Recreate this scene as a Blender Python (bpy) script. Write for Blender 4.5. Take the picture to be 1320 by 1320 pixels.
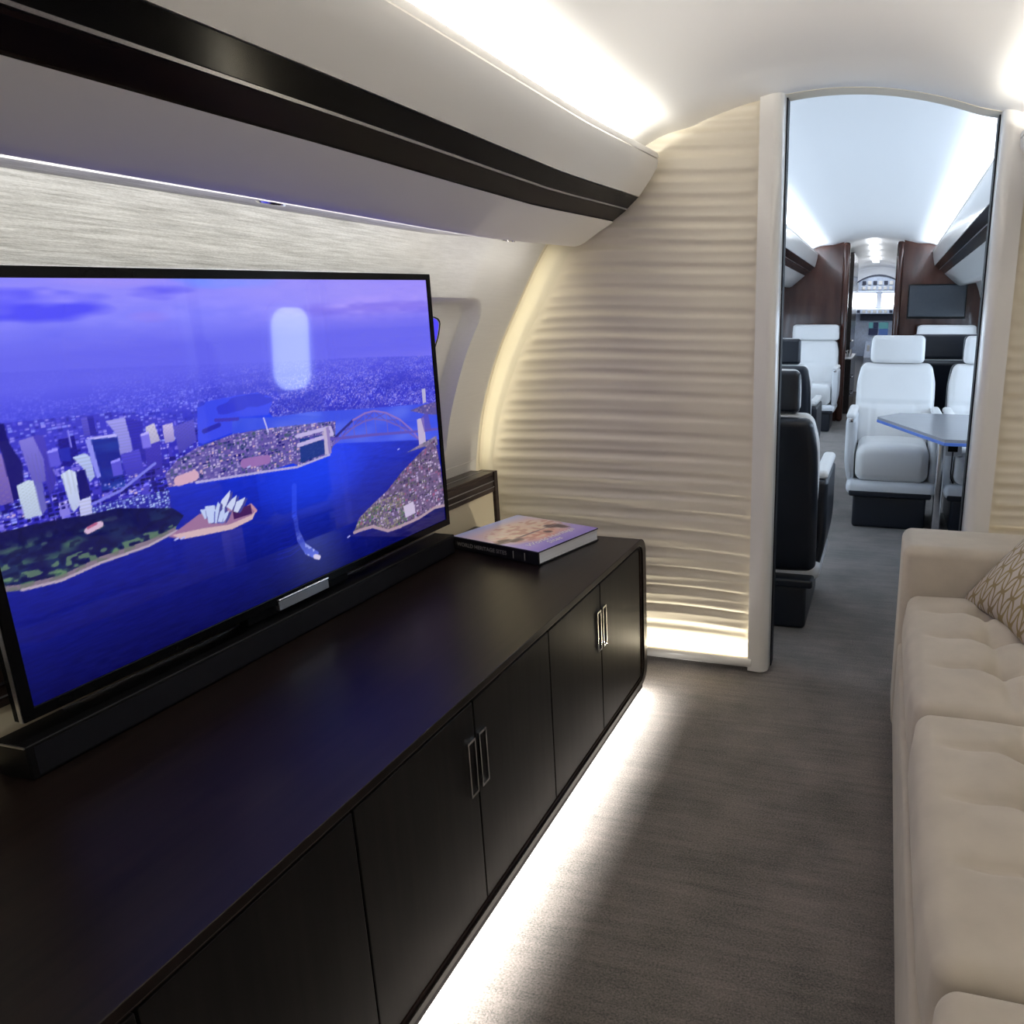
import bpy, bmesh, math, random
import numpy as np
from mathutils import Vector, Matrix

# ------------------------------------------------------------------ scene, camera, world, lights
S = bpy.context.scene
COL = S.collection
for o in list(bpy.data.objects):
    bpy.data.objects.remove(o)
S.view_settings.view_transform = 'Standard'
S.view_settings.look = 'None'
S.view_settings.exposure = 0.0
S.view_settings.gamma = 1.0
S.view_settings.use_curve_mapping = False
S.cycles.use_denoising = True
S.cycles.max_bounces = 8
S.cycles.diffuse_bounces = 5
S.cycles.caustics_reflective = False
S.cycles.caustics_refractive = False
S.cycles.sample_clamp_indirect = 6.0

cam_d = bpy.data.cameras.new('camera')
cam = bpy.data.objects.new('camera', cam_d)
COL.objects.link(cam)
cam_d.sensor_width = 36.0
cam_d.lens = 963.0 / 1320.0 * 36.0
cam_d.shift_x = -(885.0 - 660.0) / 1320.0
cam_d.clip_start = 0.02
cam.location = (0, 0, 1.22)
cam.rotation_euler = (math.radians(90 - 14.553), 0, math.radians(14.645))
S.camera = cam

W = bpy.data.worlds.new('world')
S.world = W
W.use_nodes = True
W.node_tree.nodes['Background'].inputs['Color'].default_value = (0.5, 0.6, 0.8, 1)
W.node_tree.nodes['Background'].inputs['Strength'].default_value = 0.2

WARM = (1.0, 0.92, 0.74)
NEUTRAL = (1.0, 0.97, 0.91)
COOL = (0.70, 0.83, 1.0)


def area(name, loc, sx, sy, power, color, d, spread=180):
    """a lamp sx wide and sy long along the cabin (world Y), shining towards d"""
    L = bpy.data.lights.new(name, 'AREA')
    L.shape = 'RECTANGLE'
    L.size, L.size_y = sx, sy
    L.energy = power
    L.color = color
    L.spread = math.radians(spread)
    o = bpy.data.objects.new(name, L)
    z = -Vector(d).normalized()
    y = Vector((0, 1, 0))
    if abs(z.y) > 0.9:
        y = Vector((1, 0, 0))
    y = (y - z * y.dot(z)).normalized()
    x = y.cross(z)
    o.matrix_world = Matrix.Translation(Vector(loc)) @ Matrix((x, y, z)).transposed().to_4x4()
    COL.objects.link(o)
    return o


XC = -0.2          # centre line of the cabin
BK = 2.44          # aft face of the bulkhead with the doorway
FB = 9.3           # wooden bulkhead at the far end of the forward cabin
# cove strips behind the lips of the aft overhead lockers
area('cove_lamp_left', (-0.795, 0.52, 1.668), 0.02, 3.40, 29, (1.0, 0.955, 0.85), (0.5, 0, 1))
area('cove_lamp_right', (0.395, 0.52, 1.668), 0.02, 3.40, 29, (1.0, 0.955, 0.85), (-0.5, 0, 1))
# strip that washes the side wall under the left locker, and its twin
area('wall_wash_lamp_left', (-0.995, 0.36, 1.392), 0.008, 3.0, 5.3, NEUTRAL, (-1, 0, -0.55))
area('wall_wash_lamp_left_end', (-0.990, 2.06, 1.392), 0.008, 0.36, 0.26, NEUTRAL, (-1, 0, -0.75))
area('wall_wash_lamp_right', (0.595, 0.55, 1.392), 0.008, 3.4, 6.2, NEUTRAL, (1, 0, -0.55))
# strip under the console
area('console_lamp', (-0.746, 0.78, 0.0535), 0.010, 2.75, 38, NEUTRAL, (0.25, 0, -1))
# up-light hidden in the foot of the bulkhead
area('bulkhead_lamp', (-0.85, BK - 0.022, 0.045), 0.86, 0.012, 3.2, WARM, (0, 0.12, 1))
area('bulkhead_lamp_right', (0.66, BK - 0.022, 0.045), 0.62, 0.012, 2.4, WARM, (0, 0.12, 1))
# forward cabin coves, added cockpit fill light and passage ceiling light
area('cove_lamp_forward_left', (-0.913, 5.9, 1.932), 0.02, 6.5, 47, (0.74, 0.85, 1.0), (0.5, 0, 1))
area('cove_lamp_forward_right', (0.513, 5.9, 1.932), 0.02, 6.5, 47, (0.74, 0.85, 1.0), (-0.5, 0, 1))
area('cockpit_fill_light', (-0.2, 12.55, 2.03), 0.5, 0.3, 6, (0.85, 0.92, 1.0), (0, 0.45, -1))  # added fill light, only there to brighten the cockpit
area('galley_lamp', (-0.23, 10.6, 2.13), 0.3, 1.6, 40, (0.8, 0.88, 1.0), (0, 0, -1))


# ------------------------------------------------------------------ materials
def new_mat(name):
    m = bpy.data.materials.new(name)
    m.use_nodes = True
    nt = m.node_tree
    return m, nt, nt.nodes['Principled BSDF']


def N(nt, t, **kw):
    n = nt.nodes.new(t)
    for k, v in kw.items():
        setattr(n, k, v)
    return n


def lin(c):
    return tuple(((x / 255) / 12.92 if x / 255 <= 0.04045 else ((x / 255 + 0.055) / 1.055) ** 2.4) for x in c)


def mat(name, col, rough=0.5, metal=0.0, coat=0.0, noise=0.0, nscale=(40, 40, 40), bump=0.0, bscale=None, spec=0.5, col2=None, detail=3, dist=0.002, sheen=0.0):
    m, nt, b = new_mat(name)
    b.inputs['Roughness'].default_value = rough
    b.inputs['Metallic'].default_value = metal
    b.inputs['Specular IOR Level'].default_value = spec
    b.inputs['Coat Weight'].default_value = coat
    b.inputs['Coat Roughness'].default_value = 0.05
    b.inputs['Sheen Weight'].default_value = sheen
    b.inputs['Base Color'].default_value = (*col, 1)
    tc = N(nt, 'ShaderNodeTexCoord')

    def tex(scale):
        mp = N(nt, 'ShaderNodeMapping')
        mp.inputs['Scale'].default_value = scale
        nt.links.new(tc.outputs['Object'], mp.inputs['Vector'])
        t = N(nt, 'ShaderNodeTexNoise')
        t.inputs['Scale'].default_value = 1.0
        t.inputs['Detail'].default_value = detail
        nt.links.new(mp.outputs['Vector'], t.inputs['Vector'])
        return t
    if noise > 0 or col2:
        t = tex(nscale)
        r = N(nt, 'ShaderNodeMapRange')
        r.inputs['From Min'].default_value = 0.3
        r.inputs['From Max'].default_value = 0.7
        nt.links.new(t.outputs['Fac'], r.inputs['Value'])
        mx = N(nt, 'ShaderNodeMix', data_type='RGBA')
        c2 = col2 or tuple(max(0, c * (1 - noise)) for c in col)
        mx.inputs[6].default_value = (*col, 1)
        mx.inputs[7].default_value = (*c2, 1)
        nt.links.new(r.outputs['Result'], mx.inputs[0])
        nt.links.new(mx.outputs[2], b.inputs['Base Color'])
    if bump > 0:
        t = tex(bscale or nscale)
        bp = N(nt, 'ShaderNodeBump')
        bp.inputs['Strength'].default_value = bump
        bp.inputs['Distance'].default_value = dist
        nt.links.new(t.outputs['Fac'], bp.inputs['Height'])
        nt.links.new(bp.outputs['Normal'], b.inputs['Normal'])
    return m


def emit_mat(name, col, strength):
    m, nt, b = new_mat(name)
    b.inputs['Base Color'].default_value = (0.02, 0.02, 0.02, 1)
    b.inputs['Roughness'].default_value = 0.3
    b.inputs['Emission Color'].default_value = (*col, 1)
    b.inputs['Emission Strength'].default_value = strength
    return m


M = {}
M['ceiling'] = mat('ceiling_paint', (0.84, 0.835, 0.83), 0.55, bump=0.05, bscale=(300, 300, 300), dist=0.0005)
M['white_gloss'] = mat('white_lacquer', (0.78, 0.765, 0.74), 0.22, coat=0.25, bump=0.02, bscale=(60, 60, 60), dist=0.0005)
M['locker_white'] = mat('locker_white', (0.72, 0.70, 0.68), 0.48, spec=0.25, bump=0.06, bscale=(700, 700, 700), dist=0.0004)
M['cream'] = mat('cream_leather', (0.76, 0.70, 0.58), 0.42, bump=0.10, bscale=(500, 500, 500), dist=0.0006, noise=0.05, nscale=(3, 3, 9))
M['cream_smooth'] = mat('cream_smooth', (0.78, 0.73, 0.60), 0.45, noise=0.04, nscale=(8, 8, 8))
M['cream_panel'] = mat('cream_panel', (0.62, 0.55, 0.40), 0.5, noise=0.05, nscale=(5, 5, 5))
M['black_gloss'] = mat('black_gloss', (0.003, 0.003, 0.0035), 0.14, noise=0.2, nscale=(2, 30, 30), spec=0.08)
M['black_plastic'] = mat('black_plastic', (0.003, 0.003, 0.0035), 0.4, noise=0.2, spec=0.15)
M['black_seal'] = mat('black_seal', (0.005, 0.005, 0.008), 0.6, noise=0.2, spec=0.2)
M['chrome'] = mat('chrome', (0.82, 0.82, 0.84), 0.12, metal=1.0, noise=0.04, nscale=(90, 90, 90))
M['brushed'] = mat('brushed_steel', (0.55, 0.55, 0.57), 0.32, metal=1.0, noise=0.15, nscale=(10, 400, 400))
M['leather_white'] = mat('white_leather', (0.80, 0.79, 0.78), 0.42, bump=0.10, bscale=(350, 350, 350), dist=0.0006, noise=0.03, nscale=(6, 6, 6))
M['shell_dark'] = mat('navy_black_leather', (0.007, 0.010, 0.018), 0.36, bump=0.10, bscale=(350, 350, 350), dist=0.0006, noise=0.2, nscale=(6, 6, 6))
M['shell_white'] = mat('white_seat_shell', (0.72, 0.73, 0.75), 0.35, noise=0.03, nscale=(6, 6, 6))
M['sofa'] = mat('beige_sofa_cloth', (0.52, 0.46, 0.385), 0.85, noise=0.13, nscale=(14, 14, 14), bump=0.25, bscale=(900, 900, 900), dist=0.0006, sheen=0.25)
M['table_grey'] = mat('table_lacquer', (0.30, 0.31, 0.34), 0.25, noise=0.06, nscale=(6, 60, 6))
M['table_edge'] = mat('table_blue_edge', (0.10, 0.20, 0.62), 0.25, noise=0.08)
M['paper'] = mat('book_paper', (0.80, 0.81, 0.86), 0.7, noise=0.12, nscale=(2, 2, 900))
M['cover_black'] = mat('book_black_cover', (0.008, 0.008, 0.009), 0.35, noise=0.2)
M['white_ink'] = mat('white_ink', (0.82, 0.80, 0.78), 0.6, noise=0.04)
M['grey_ink'] = mat('grey_ink', (0.20, 0.19, 0.17), 0.6, noise=0.04)
M['cockpit'] = mat('cockpit_grey', (0.56, 0.64, 0.80), 0.5, noise=0.2, nscale=(30, 30, 30))
M['cockpit_dark'] = mat('cockpit_dark', (0.03, 0.04, 0.08), 0.5, noise=0.3, nscale=(30, 30, 30))
M['galley_dark'] = mat('galley_dark_wood', (0.018, 0.013, 0.012), 0.25, coat=0.3, noise=0.4, nscale=(40, 40, 3))
M['smoke_glass'] = mat('monitor_glass', (0.035, 0.045, 0.06), 0.12, coat=0.4, noise=0.05)
M['window_day'] = emit_mat('day_light_window', (0.62, 0.79, 1.0), 11.5)
M['window_blue'] = emit_mat('blue_dimmed_pane', lin((72, 62, 255)), 0.95)
M['windshield'] = emit_mat('day_light_windshield', (0.9, 0.95, 1.0), 9.0)
M['lamp_glow'] = emit_mat('lamp_lens', (1.0, 0.95, 0.85), 2.5)
M['led'] = emit_mat('led_strip_glow', (1.0, 0.93, 0.72), 9.0)
M['galley_led'] = emit_mat('galley_ceiling_glow', (0.9, 0.95, 1.0), 6.0)
M['display_blue'] = emit_mat('display_blue', lin((60, 90, 150)), 0.8)
M['display_green'] = emit_mat('display_green', lin((70, 125, 135)), 0.9)
M['display_dark'] = emit_mat('display_dark', lin((20, 30, 66)), 0.8)


def veneer(name, c1, c2, rough, coat, scale, spec=0.22):
    m, nt, b = new_mat(name)
    tc = N(nt, 'ShaderNodeTexCoord')
    mp = N(nt, 'ShaderNodeMapping')
    mp.inputs['Scale'].default_value = scale
    nt.links.new(tc.outputs['Object'], mp.inputs['Vector'])
    t = N(nt, 'ShaderNodeTexNoise')
    t.inputs['Scale'].default_value = 1
    t.inputs['Detail'].default_value = 6
    nt.links.new(mp.outputs['Vector'], t.inputs['Vector'])
    r = N(nt, 'ShaderNodeValToRGB')
    r.color_ramp.elements[0].position = 0.35
    r.color_ramp.elements[0].color = (*c1, 1)
    r.color_ramp.elements[1].position = 0.68
    r.color_ramp.elements[1].color = (*c2, 1)
    nt.links.new(t.outputs['Fac'], r.inputs['Fac'])
    nt.links.new(r.outputs['Color'], b.inputs['Base Color'])
    b.inputs['Roughness'].default_value = rough
    b.inputs['Coat Weight'].default_value = coat
    b.inputs['Coat Roughness'].default_value = 0.08
    b.inputs['Specular IOR Level'].default_value = spec
    return m


M['wenge'] = veneer('wenge_veneer', (0.0055, 0.0035, 0.003), (0.012, 0.0075, 0.006), 0.28, 0.0, (60, 3, 60))
M['wenge_front'] = veneer('wenge_front_veneer', (0.006, 0.0055, 0.0055), (0.011, 0.0095, 0.009), 0.42, 0.0, (60, 60, 3), 0.10)
M['wenge_ledge'] = veneer('wenge_ledge_veneer', (0.020, 0.012, 0.010), (0.045, 0.029, 0.024), 0.30, 0.1, (60, 3, 60))
M['locker_veneer'] = veneer('locker_veneer', (0.004, 0.0026, 0.0022), (0.009, 0.0055, 0.0045), 0.25, 0.0, (60, 3, 60), 0.08)
M['mahogany'] = veneer('mahogany_veneer', (0.040, 0.014, 0.010), (0.085, 0.034, 0.024), 0.16, 0.5, (8, 8, 1.5))


def carpet_mat():
    m, nt, b = new_mat('grey_carpet')
    tc = N(nt, 'ShaderNodeTexCoord')

    def noise(scale, detail=4, rough=0.6):
        mp = N(nt, 'ShaderNodeMapping')
        mp.inputs['Scale'].default_value = scale
        nt.links.new(tc.outputs['Object'], mp.inputs['Vector'])
        t = N(nt, 'ShaderNodeTexNoise')
        t.inputs['Scale'].default_value = 1
        t.inputs['Detail'].default_value = detail
        t.inputs['Roughness'].default_value = rough
        nt.links.new(mp.outputs['Vector'], t.inputs['Vector'])
        return t
    fine = noise((210, 260, 1), 4, 0.8)
    streak = noise((4, 55, 1), 5, 0.7)
    blot = noise((5, 5, 1), 3)
    a = N(nt, 'ShaderNodeMath', operation='MULTIPLY')
    a.inputs[1].default_value = 0.72
    nt.links.new(fine.outputs['Fac'], a.inputs[0])
    c = N(nt, 'ShaderNodeMath', operation='MULTIPLY_ADD')
    c.inputs[1].default_value = 0.22
    nt.links.new(streak.outputs['Fac'], c.inputs[0])
    nt.links.new(a.outputs[0], c.inputs[2])
    d = N(nt, 'ShaderNodeMath', operation='MULTIPLY_ADD')
    d.inputs[1].default_value = 0.22
    nt.links.new(blot.outputs['Fac'], d.inputs[0])
    nt.links.new(c.outputs[0], d.inputs[2])
    r = N(nt, 'ShaderNodeValToRGB')
    r.color_ramp.elements[0].position = 0.46
    r.color_ramp.elements[0].color = (0.055, 0.055, 0.049, 1)
    r.color_ramp.elements[1].position = 0.70
    r.color_ramp.elements[1].color = (0.27, 0.228, 0.208, 1)
    nt.links.new(d.outputs[0], r.inputs['Fac'])
    nt.links.new(r.outputs['Color'], b.inputs['Base Color'])
    b.inputs['Roughness'].default_value = 0.95
    b.inputs['Sheen Weight'].default_value = 0.15
    bp = N(nt, 'ShaderNodeBump')
    bp.inputs['Strength'].default_value = 0.9
    bp.inputs['Distance'].default_value = 0.004
    nt.links.new(d.outputs[0], bp.inputs['Height'])
    nt.links.new(bp.outputs['Normal'], b.inputs['Normal'])
    return m


M['carpet'] = carpet_mat()


def wall_cloth():
    m, nt, b = new_mat('silver_wall_cloth')
    tc = N(nt, 'ShaderNodeTexCoord')

    def noise(scale, detail):
        mp = N(nt, 'ShaderNodeMapping')
        mp.inputs['Scale'].default_value = scale
        nt.links.new(tc.outputs['Object'], mp.inputs['Vector'])
        t = N(nt, 'ShaderNodeTexNoise')
        t.inputs['Scale'].default_value = 1
        t.inputs['Detail'].default_value = detail
        t.inputs['Roughness'].default_value = 0.65
        nt.links.new(mp.outputs['Vector'], t.inputs['Vector'])
        return t
    s1 = noise((60, 9, 230), 4)
    s2 = noise((300, 160, 520), 2)
    a = N(nt, 'ShaderNodeMath', operation='MULTIPLY_ADD')
    a.inputs[1].default_value = 0.35
    nt.links.new(s2.outputs['Fac'], a.inputs[0])
    nt.links.new(s1.outputs['Fac'], a.inputs[2])
    # smooth white liner around the window, woven cloth aft of it
    sep = N(nt, 'ShaderNodeSeparateXYZ')
    nt.links.new(tc.outputs['Object'], sep.inputs[0])
    f = N(nt, 'ShaderNodeMapRange')
    f.inputs['From Min'].default_value = 1.55
    f.inputs['From Max'].default_value = 2.05
    f.inputs['To Min'].default_value = 1.0
    f.inputs['To Max'].default_value = 0.12
    nt.links.new(sep.outputs['Y'], f.inputs['Value'])
    r = N(nt, 'ShaderNodeValToRGB')
    r.color_ramp.elements[0].position = 0.45
    r.color_ramp.elements[0].color = (0.34, 0.34, 0.325, 1)
    r.color_ramp.elements[1].position = 0.85
    r.color_ramp.elements[1].color = (0.655, 0.66, 0.645, 1)
    nt.links.new(a.outputs[0], r.inputs['Fac'])
    mx = N(nt, 'ShaderNodeMix', data_type='RGBA')
    mx.inputs[6].default_value = (0.66, 0.645, 0.62, 1)
    nt.links.new(f.outputs['Result'], mx.inputs[0])
    nt.links.new(r.outputs['Color'], mx.inputs[7])
    nt.links.new(mx.outputs[2], b.inputs['Base Color'])
    b.inputs['Roughness'].default_value = 0.6
    bp = N(nt, 'ShaderNodeBump')
    bp.inputs['Distance'].default_value = 0.002
    ms = N(nt, 'ShaderNodeMath', operation='MULTIPLY')
    ms.inputs[1].default_value = 0.5
    nt.links.new(f.outputs['Result'], ms.inputs[0])
    nt.links.new(ms.outputs[0], bp.inputs['Strength'])
    nt.links.new(a.outputs[0], bp.inputs['Height'])
    nt.links.new(bp.outputs['Normal'], b.inputs['Normal'])
    return m


M['wall_cloth'] = wall_cloth()


def pillow_mat():
    """woven gold rings: two staggered lattices of long ellipses, outlines only"""
    m, nt, b = new_mat('ring_pattern_cloth')
    tc = N(nt, 'ShaderNodeTexCoord')
    sep = N(nt, 'ShaderNodeSeparateXYZ')
    nt.links.new(tc.outputs['Object'], sep.inputs[0])

    def math_(op, a, b_=None, c=None):
        n = N(nt, 'ShaderNodeMath', operation=op)
        for i, v in enumerate((a, b_, c)):
            if v is None:
                continue
            if isinstance(v, (int, float)):
                n.inputs[i].default_value = v
            else:
                nt.links.new(v, n.inputs[i])
        return n.outputs[0]
    px, py = 0.052, 0.105

    def ring(ox, oy):
        u = math_('FRACT', math_('ADD', math_('DIVIDE', sep.outputs['X'], px), ox + 50))
        v = math_('FRACT', math_('ADD', math_('DIVIDE', sep.outputs['Y'], py), oy + 50))
        u = math_('DIVIDE', math_('SUBTRACT', u, 0.5), 0.52)
        v = math_('DIVIDE', math_('SUBTRACT', v, 0.5), 0.52)
        d = math_('SQRT', math_('ADD', math_('MULTIPLY', u, u), math_('MULTIPLY', v, v)))
        return math_('LESS_THAN', math_('ABSOLUTE', math_('SUBTRACT', d, 0.96)), 0.085)
    k = math_('MAXIMUM', ring(0, 0), ring(0.5, 0.5))
    t = N(nt, 'ShaderNodeTexNoise')
    t.inputs['Scale'].default_value = 9
    nt.links.new(tc.outputs['Object'], t.inputs['Vector'])
    gold = N(nt, 'ShaderNodeMix', data_type='RGBA')
    gold.inputs[6].default_value = (0.17, 0.12, 0.08, 1)
    gold.inputs[7].default_value = (0.36, 0.27, 0.09, 1)
    nt.links.new(t.outputs['Fac'], gold.inputs[0])
    mx = N(nt, 'ShaderNodeMix', data_type='RGBA')
    mx.inputs[6].default_value = (0.50, 0.44, 0.39, 1)
    nt.links.new(gold.outputs[2], mx.inputs[7])
    nt.links.new(k, mx.inputs[0])
    nt.links.new(mx.outputs[2], b.inputs['Base Color'])
    b.inputs['Roughness'].default_value = 0.7
    bp = N(nt, 'ShaderNodeBump')
    bp.inputs['Strength'].default_value = 0.3
    bp.inputs['Distance'].default_value = 0.002
    nt.links.new(k, bp.inputs['Height'])
    nt.links.new(bp.outputs['Normal'], b.inputs['Normal'])
    return m


M['pillow'] = pillow_mat()


def picture_mat(name, emission, rough):
    m, nt, b = new_mat(name)
    at = N(nt, 'ShaderNodeAttribute', attribute_name='picture')
    b.inputs['Roughness'].default_value = rough
    if emission > 0:
        b.inputs['Specular IOR Level'].default_value = 0.36
        b.inputs['Base Color'].default_value = (0.004, 0.004, 0.005, 1)
        nt.links.new(at.outputs['Color'], b.inputs['Emission Color'])
        b.inputs['Emission Strength'].default_value = emission
    else:
        nt.links.new(at.outputs['Color'], b.inputs['Base Color'])
        b.inputs['Coat Weight'].default_value = 0.6
        b.inputs['Coat Roughness'].default_value = 0.15
    return m


M['screen'] = picture_mat('screen_picture', 1.0, 0.04)
M['cover'] = picture_mat('book_cover_print', 0.0, 0.3)


# ------------------------------------------------------------------ mesh helpers
class MB:
    def __init__(self):
        self.v, self.f = [], []

    def add(self, vs, fs):
        n = len(self.v)
        self.v += [tuple(p) for p in vs]
        self.f += [tuple(i + n for i in q) for q in fs]
        return self

    def box(self, x0, x1, y0, y1, z0, z1):
        vs = [(x, y, z) for x in (x0, x1) for y in (y0, y1) for z in (z0, z1)]
        return self.add(vs, [(0, 1, 3, 2), (4, 6, 7, 5), (0, 4, 5, 1), (2, 3, 7, 6), (0, 2, 6, 4), (1, 5, 7, 3)])

    def prism(self, poly, axis, a0, a1):
        """poly: 2d points; axis 'x' -> (y,z), 'y' -> (x,z), 'z' -> (x,y)"""
        def P(p, a):
            return {'x': (a, p[0], p[1]), 'y': (p[0], a, p[1]), 'z': (p[0], p[1], a)}[axis]
        n = len(poly)
        vs = [P(p, a0) for p in poly] + [P(p, a1) for p in poly]
        fs = [tuple(range(n)), tuple(range(2 * n - 1, n - 1, -1))]
        fs += [(i, i + n, (i + 1) % n + n, (i + 1) % n) for i in range(n)]
        return self.add(vs, fs)

    def ring(self, outer, inner, axis, a0, a1):
        """frame between two outlines with the same number of points"""
        def P(p, a):
            return {'x': (a, p[0], p[1]), 'y': (p[0], a, p[1]), 'z': (p[0], p[1], a)}[axis]
        n = len(outer)
        vs = [P(p, a0) for p in outer] + [P(p, a0) for p in inner] + [P(p, a1) for p in outer] + [P(p, a1) for p in inner]
        fs = []
        for i in range(n):
            j = (i + 1) % n
            fs += [(i, j, n + j, n + i), (2 * n + i, 3 * n + i, 3 * n + j, 2 * n + j),
                   (i, 2 * n + i, 2 * n + j, j), (n + i, n + j, 3 * n + j, 3 * n + i)]
        return self.add(vs, fs)

    def grid(self, fn, us, vs_):
        nu, nv = len(us), len(vs_)
        vs = [fn(u, v) for u in us for v in vs_]
        fs = [(i * nv + j, (i + 1) * nv + j, (i + 1) * nv + j + 1, i * nv + j + 1) for i in range(nu - 1) for j in range(nv - 1)]
        return self.add(vs, fs)

    def tube(self, pts, r, n=8):
        pts = [Vector(p) for p in pts]
        vs, fs = [], []
        for i, p in enumerate(pts):
            t = (pts[min(i + 1, len(pts) - 1)] - pts[max(i - 1, 0)]).normalized()
            a = t.cross(Vector((0, 0, 1)) if abs(t.z) < 0.9 else Vector((1, 0, 0))).normalized()
            b = t.cross(a)
            rr = r[i] if isinstance(r, (list, tuple)) else r
            vs += [p + a * rr * math.cos(2 * math.pi * k / n) + b * rr * math.sin(2 * math.pi * k / n) for k in range(n)]
        for i in range(len(pts) - 1):
            for k in range(n):
                fs.append((i * n + k, i * n + (k + 1) % n, (i + 1) * n + (k + 1) % n, (i + 1) * n + k))
        fs += [tuple(range(n - 1, -1, -1)), tuple(range((len(pts) - 1) * n, len(pts) * n))]
        return self.add(vs, fs)

    def lathe(self, prof, c, axis='z', n=24):
        """prof: (radius, height) pairs"""
        vs, fs = [], []
        for r, h in prof:
            for k in range(n):
                a = 2 * math.pi * k / n
                x, y = r * math.cos(a), r * math.sin(a)
                d = (x, y, h) if axis == 'z' else ((h, x, y) if axis == 'x' else (x, h, y))
                vs.append((c[0] + d[0], c[1] + d[1], c[2] + d[2]))
        for i in range(len(prof) - 1):
            for k in range(n):
                fs.append((i * n + k, i * n + (k + 1) % n, (i + 1) * n + (k + 1) % n, (i + 1) * n + k))
        fs += [tuple(range(n - 1, -1, -1)), tuple(range((len(prof) - 1) * n, len(prof) * n))]
        return self.add(vs, fs)

    def rbox(self, x0, x1, y0, y1, z0, z1, r, m=(4, 4, 4), k=4, fn=None):
        """box with rounded edges, m cells across each flat, fn(local -1..1 coords, point) may move points"""
        c = ((x0 + x1) / 2, (y0 + y1) / 2, (z0 + z1) / 2)
        h = (abs(x1 - x0) / 2, abs(y1 - y0) / 2, abs(z1 - z0) / 2)
        r = min(r, *[q * 0.999 for q in h])

        def samples(i):
            e = [(h[i] - r) + r * math.tan(math.radians(45 * j / k)) for j in range(k, 0, -1)]
            mid = [(h[i] - r) * (2 * j / m[i] - 1) for j in range(m[i] + 1)]
            return [-q for q in e] + mid + e[::-1]
        smp = [samples(i) for i in range(3)]
        idx, vs, fs = {}, [], []

        def vert(p):
            inner = [max(-(h[i] - r), min(h[i] - r, p[i])) for i in range(3)]
            d = Vector([p[i] - inner[i] for i in range(3)])
            if d.length > 1e-9:
                d = d.normalized() * r
            q = Vector(inner) + d
            key = (round(p[0], 6), round(p[1], 6), round(p[2], 6))
            if key not in idx:
                idx[key] = len(vs)
                w = Vector((q[0] + c[0], q[1] + c[1], q[2] + c[2]))
                if fn:
                    w = fn((q[0] / h[0], q[1] / h[1], q[2] / h[2]), w)
                vs.append(w)
            return idx[key]
        for ax in range(3):
            a, b = [(1, 2), (2, 0), (0, 1)][ax]
            for s in (-1, 1):
                for i in range(len(smp[a]) - 1):
                    for j in range(len(smp[b]) - 1):
                        q = []
                        for (ii, jj) in ((i, j), (i + 1, j), (i + 1, j + 1), (i, j + 1)):
                            p = [0, 0, 0]
                            p[ax] = s * h[ax]
                            p[a] = smp[a][ii]
                            p[b] = smp[b][jj]
                            q.append(vert(p))
                        fs.append(tuple(q if s > 0 else q[::-1]))
        return self.add(vs, fs)

    def mesh(self, name, angle=40, fix=False):
        me = bpy.data.meshes.new(name)
        me.from_pydata(self.v, [], self.f)
        if fix:
            bm = bmesh.new()
            bm.from_mesh(me)
            bmesh.ops.recalc_face_normals(bm, faces=bm.faces)
            bm.to_mesh(me)
            bm.free()
        me.polygons.foreach_set('use_smooth', [True] * len(me.polygons))
        me.set_sharp_from_angle(angle=math.radians(angle))
        return me

    def build(self, name, m, parent=None, bevel=0, angle=40, fix=True):
        me = self.mesh(name, angle, fix)
        me.materials.append(m)
        o = bpy.data.objects.new(name, me)
        COL.objects.link(o)
        if parent is not None:
            o.parent = parent
            o.matrix_parent_inverse = Matrix.Identity(4)
            o.location = -Vector(world_loc(parent))
        if bevel:
            b = o.modifiers.new('bevel', 'BEVEL')
            b.width = bevel
            b.segments = 2
            b.limit_method = 'ANGLE'
            b.angle_limit = math.radians(50)
        return o


def world_loc(o):
    p = Vector((0, 0, 0))
    while o is not None:
        p += o.location
        o = o.parent
    return p


def tag(o, label=None, cat=None, group=None, kind=None):
    if label:
        o['label'] = label
    if cat:
        o['category'] = cat
    if group:
        o['group'] = group
    if kind:
        o['kind'] = kind
    return o


def thing(name, loc, label, cat, group=None):
    o = bpy.data.objects.new(name, None)
    o.empty_display_size = 0.1
    o.location = loc
    COL.objects.link(o)
    return tag(o, label, cat, group)


def struct(name, loc=(0, 0, 0), label=None, cat=None):
    o = bpy.data.objects.new(name, None)
    o.empty_display_size = 0.1
    o.location = loc
    COL.objects.link(o)
    return tag(o, label, cat, kind='structure')


def rrect(u0, u1, v0, v1, r, n=6):
    pts = []
    for cx, cy, a0 in ((u1 - r, v1 - r, 0), (u0 + r, v1 - r, 90), (u0 + r, v0 + r, 180), (u1 - r, v0 + r, 270)):
        for i in range(n + 1):
            a = math.radians(a0 + 90 * i / n)
            pts.append((cx + r * math.cos(a), cy + r * math.sin(a)))
    return pts


def lerp_table(t, x):
    if x <= t[0][0]:
        return t[0][1]
    for (a, b), (c, d) in zip(t, t[1:]):
        if x <= c:
            return b + (d - b) * (x - a) / (c - a)
    return t[-1][1]


def smooth(a, b, x):
    t = max(0, min(1, (x - a) / (b - a)))
    return t * t * (3 - 2 * t)


def lin_space(a, b, n):
    return [a + (b - a) * i / n for i in range(n + 1)]


# ------------------------------------------------------------------ the setting
Y0 = -1.15          # wall behind the photographer


def sag(y):
    """the aft lockers and ceiling climb slightly towards the bulkhead"""
    return lerp_table([(-1.2, -0.056), (0.6, -0.046), (1.1, -0.037), (1.6, -0.031), (1.85, -0.027), (2.4, 0.0)], y)


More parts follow.
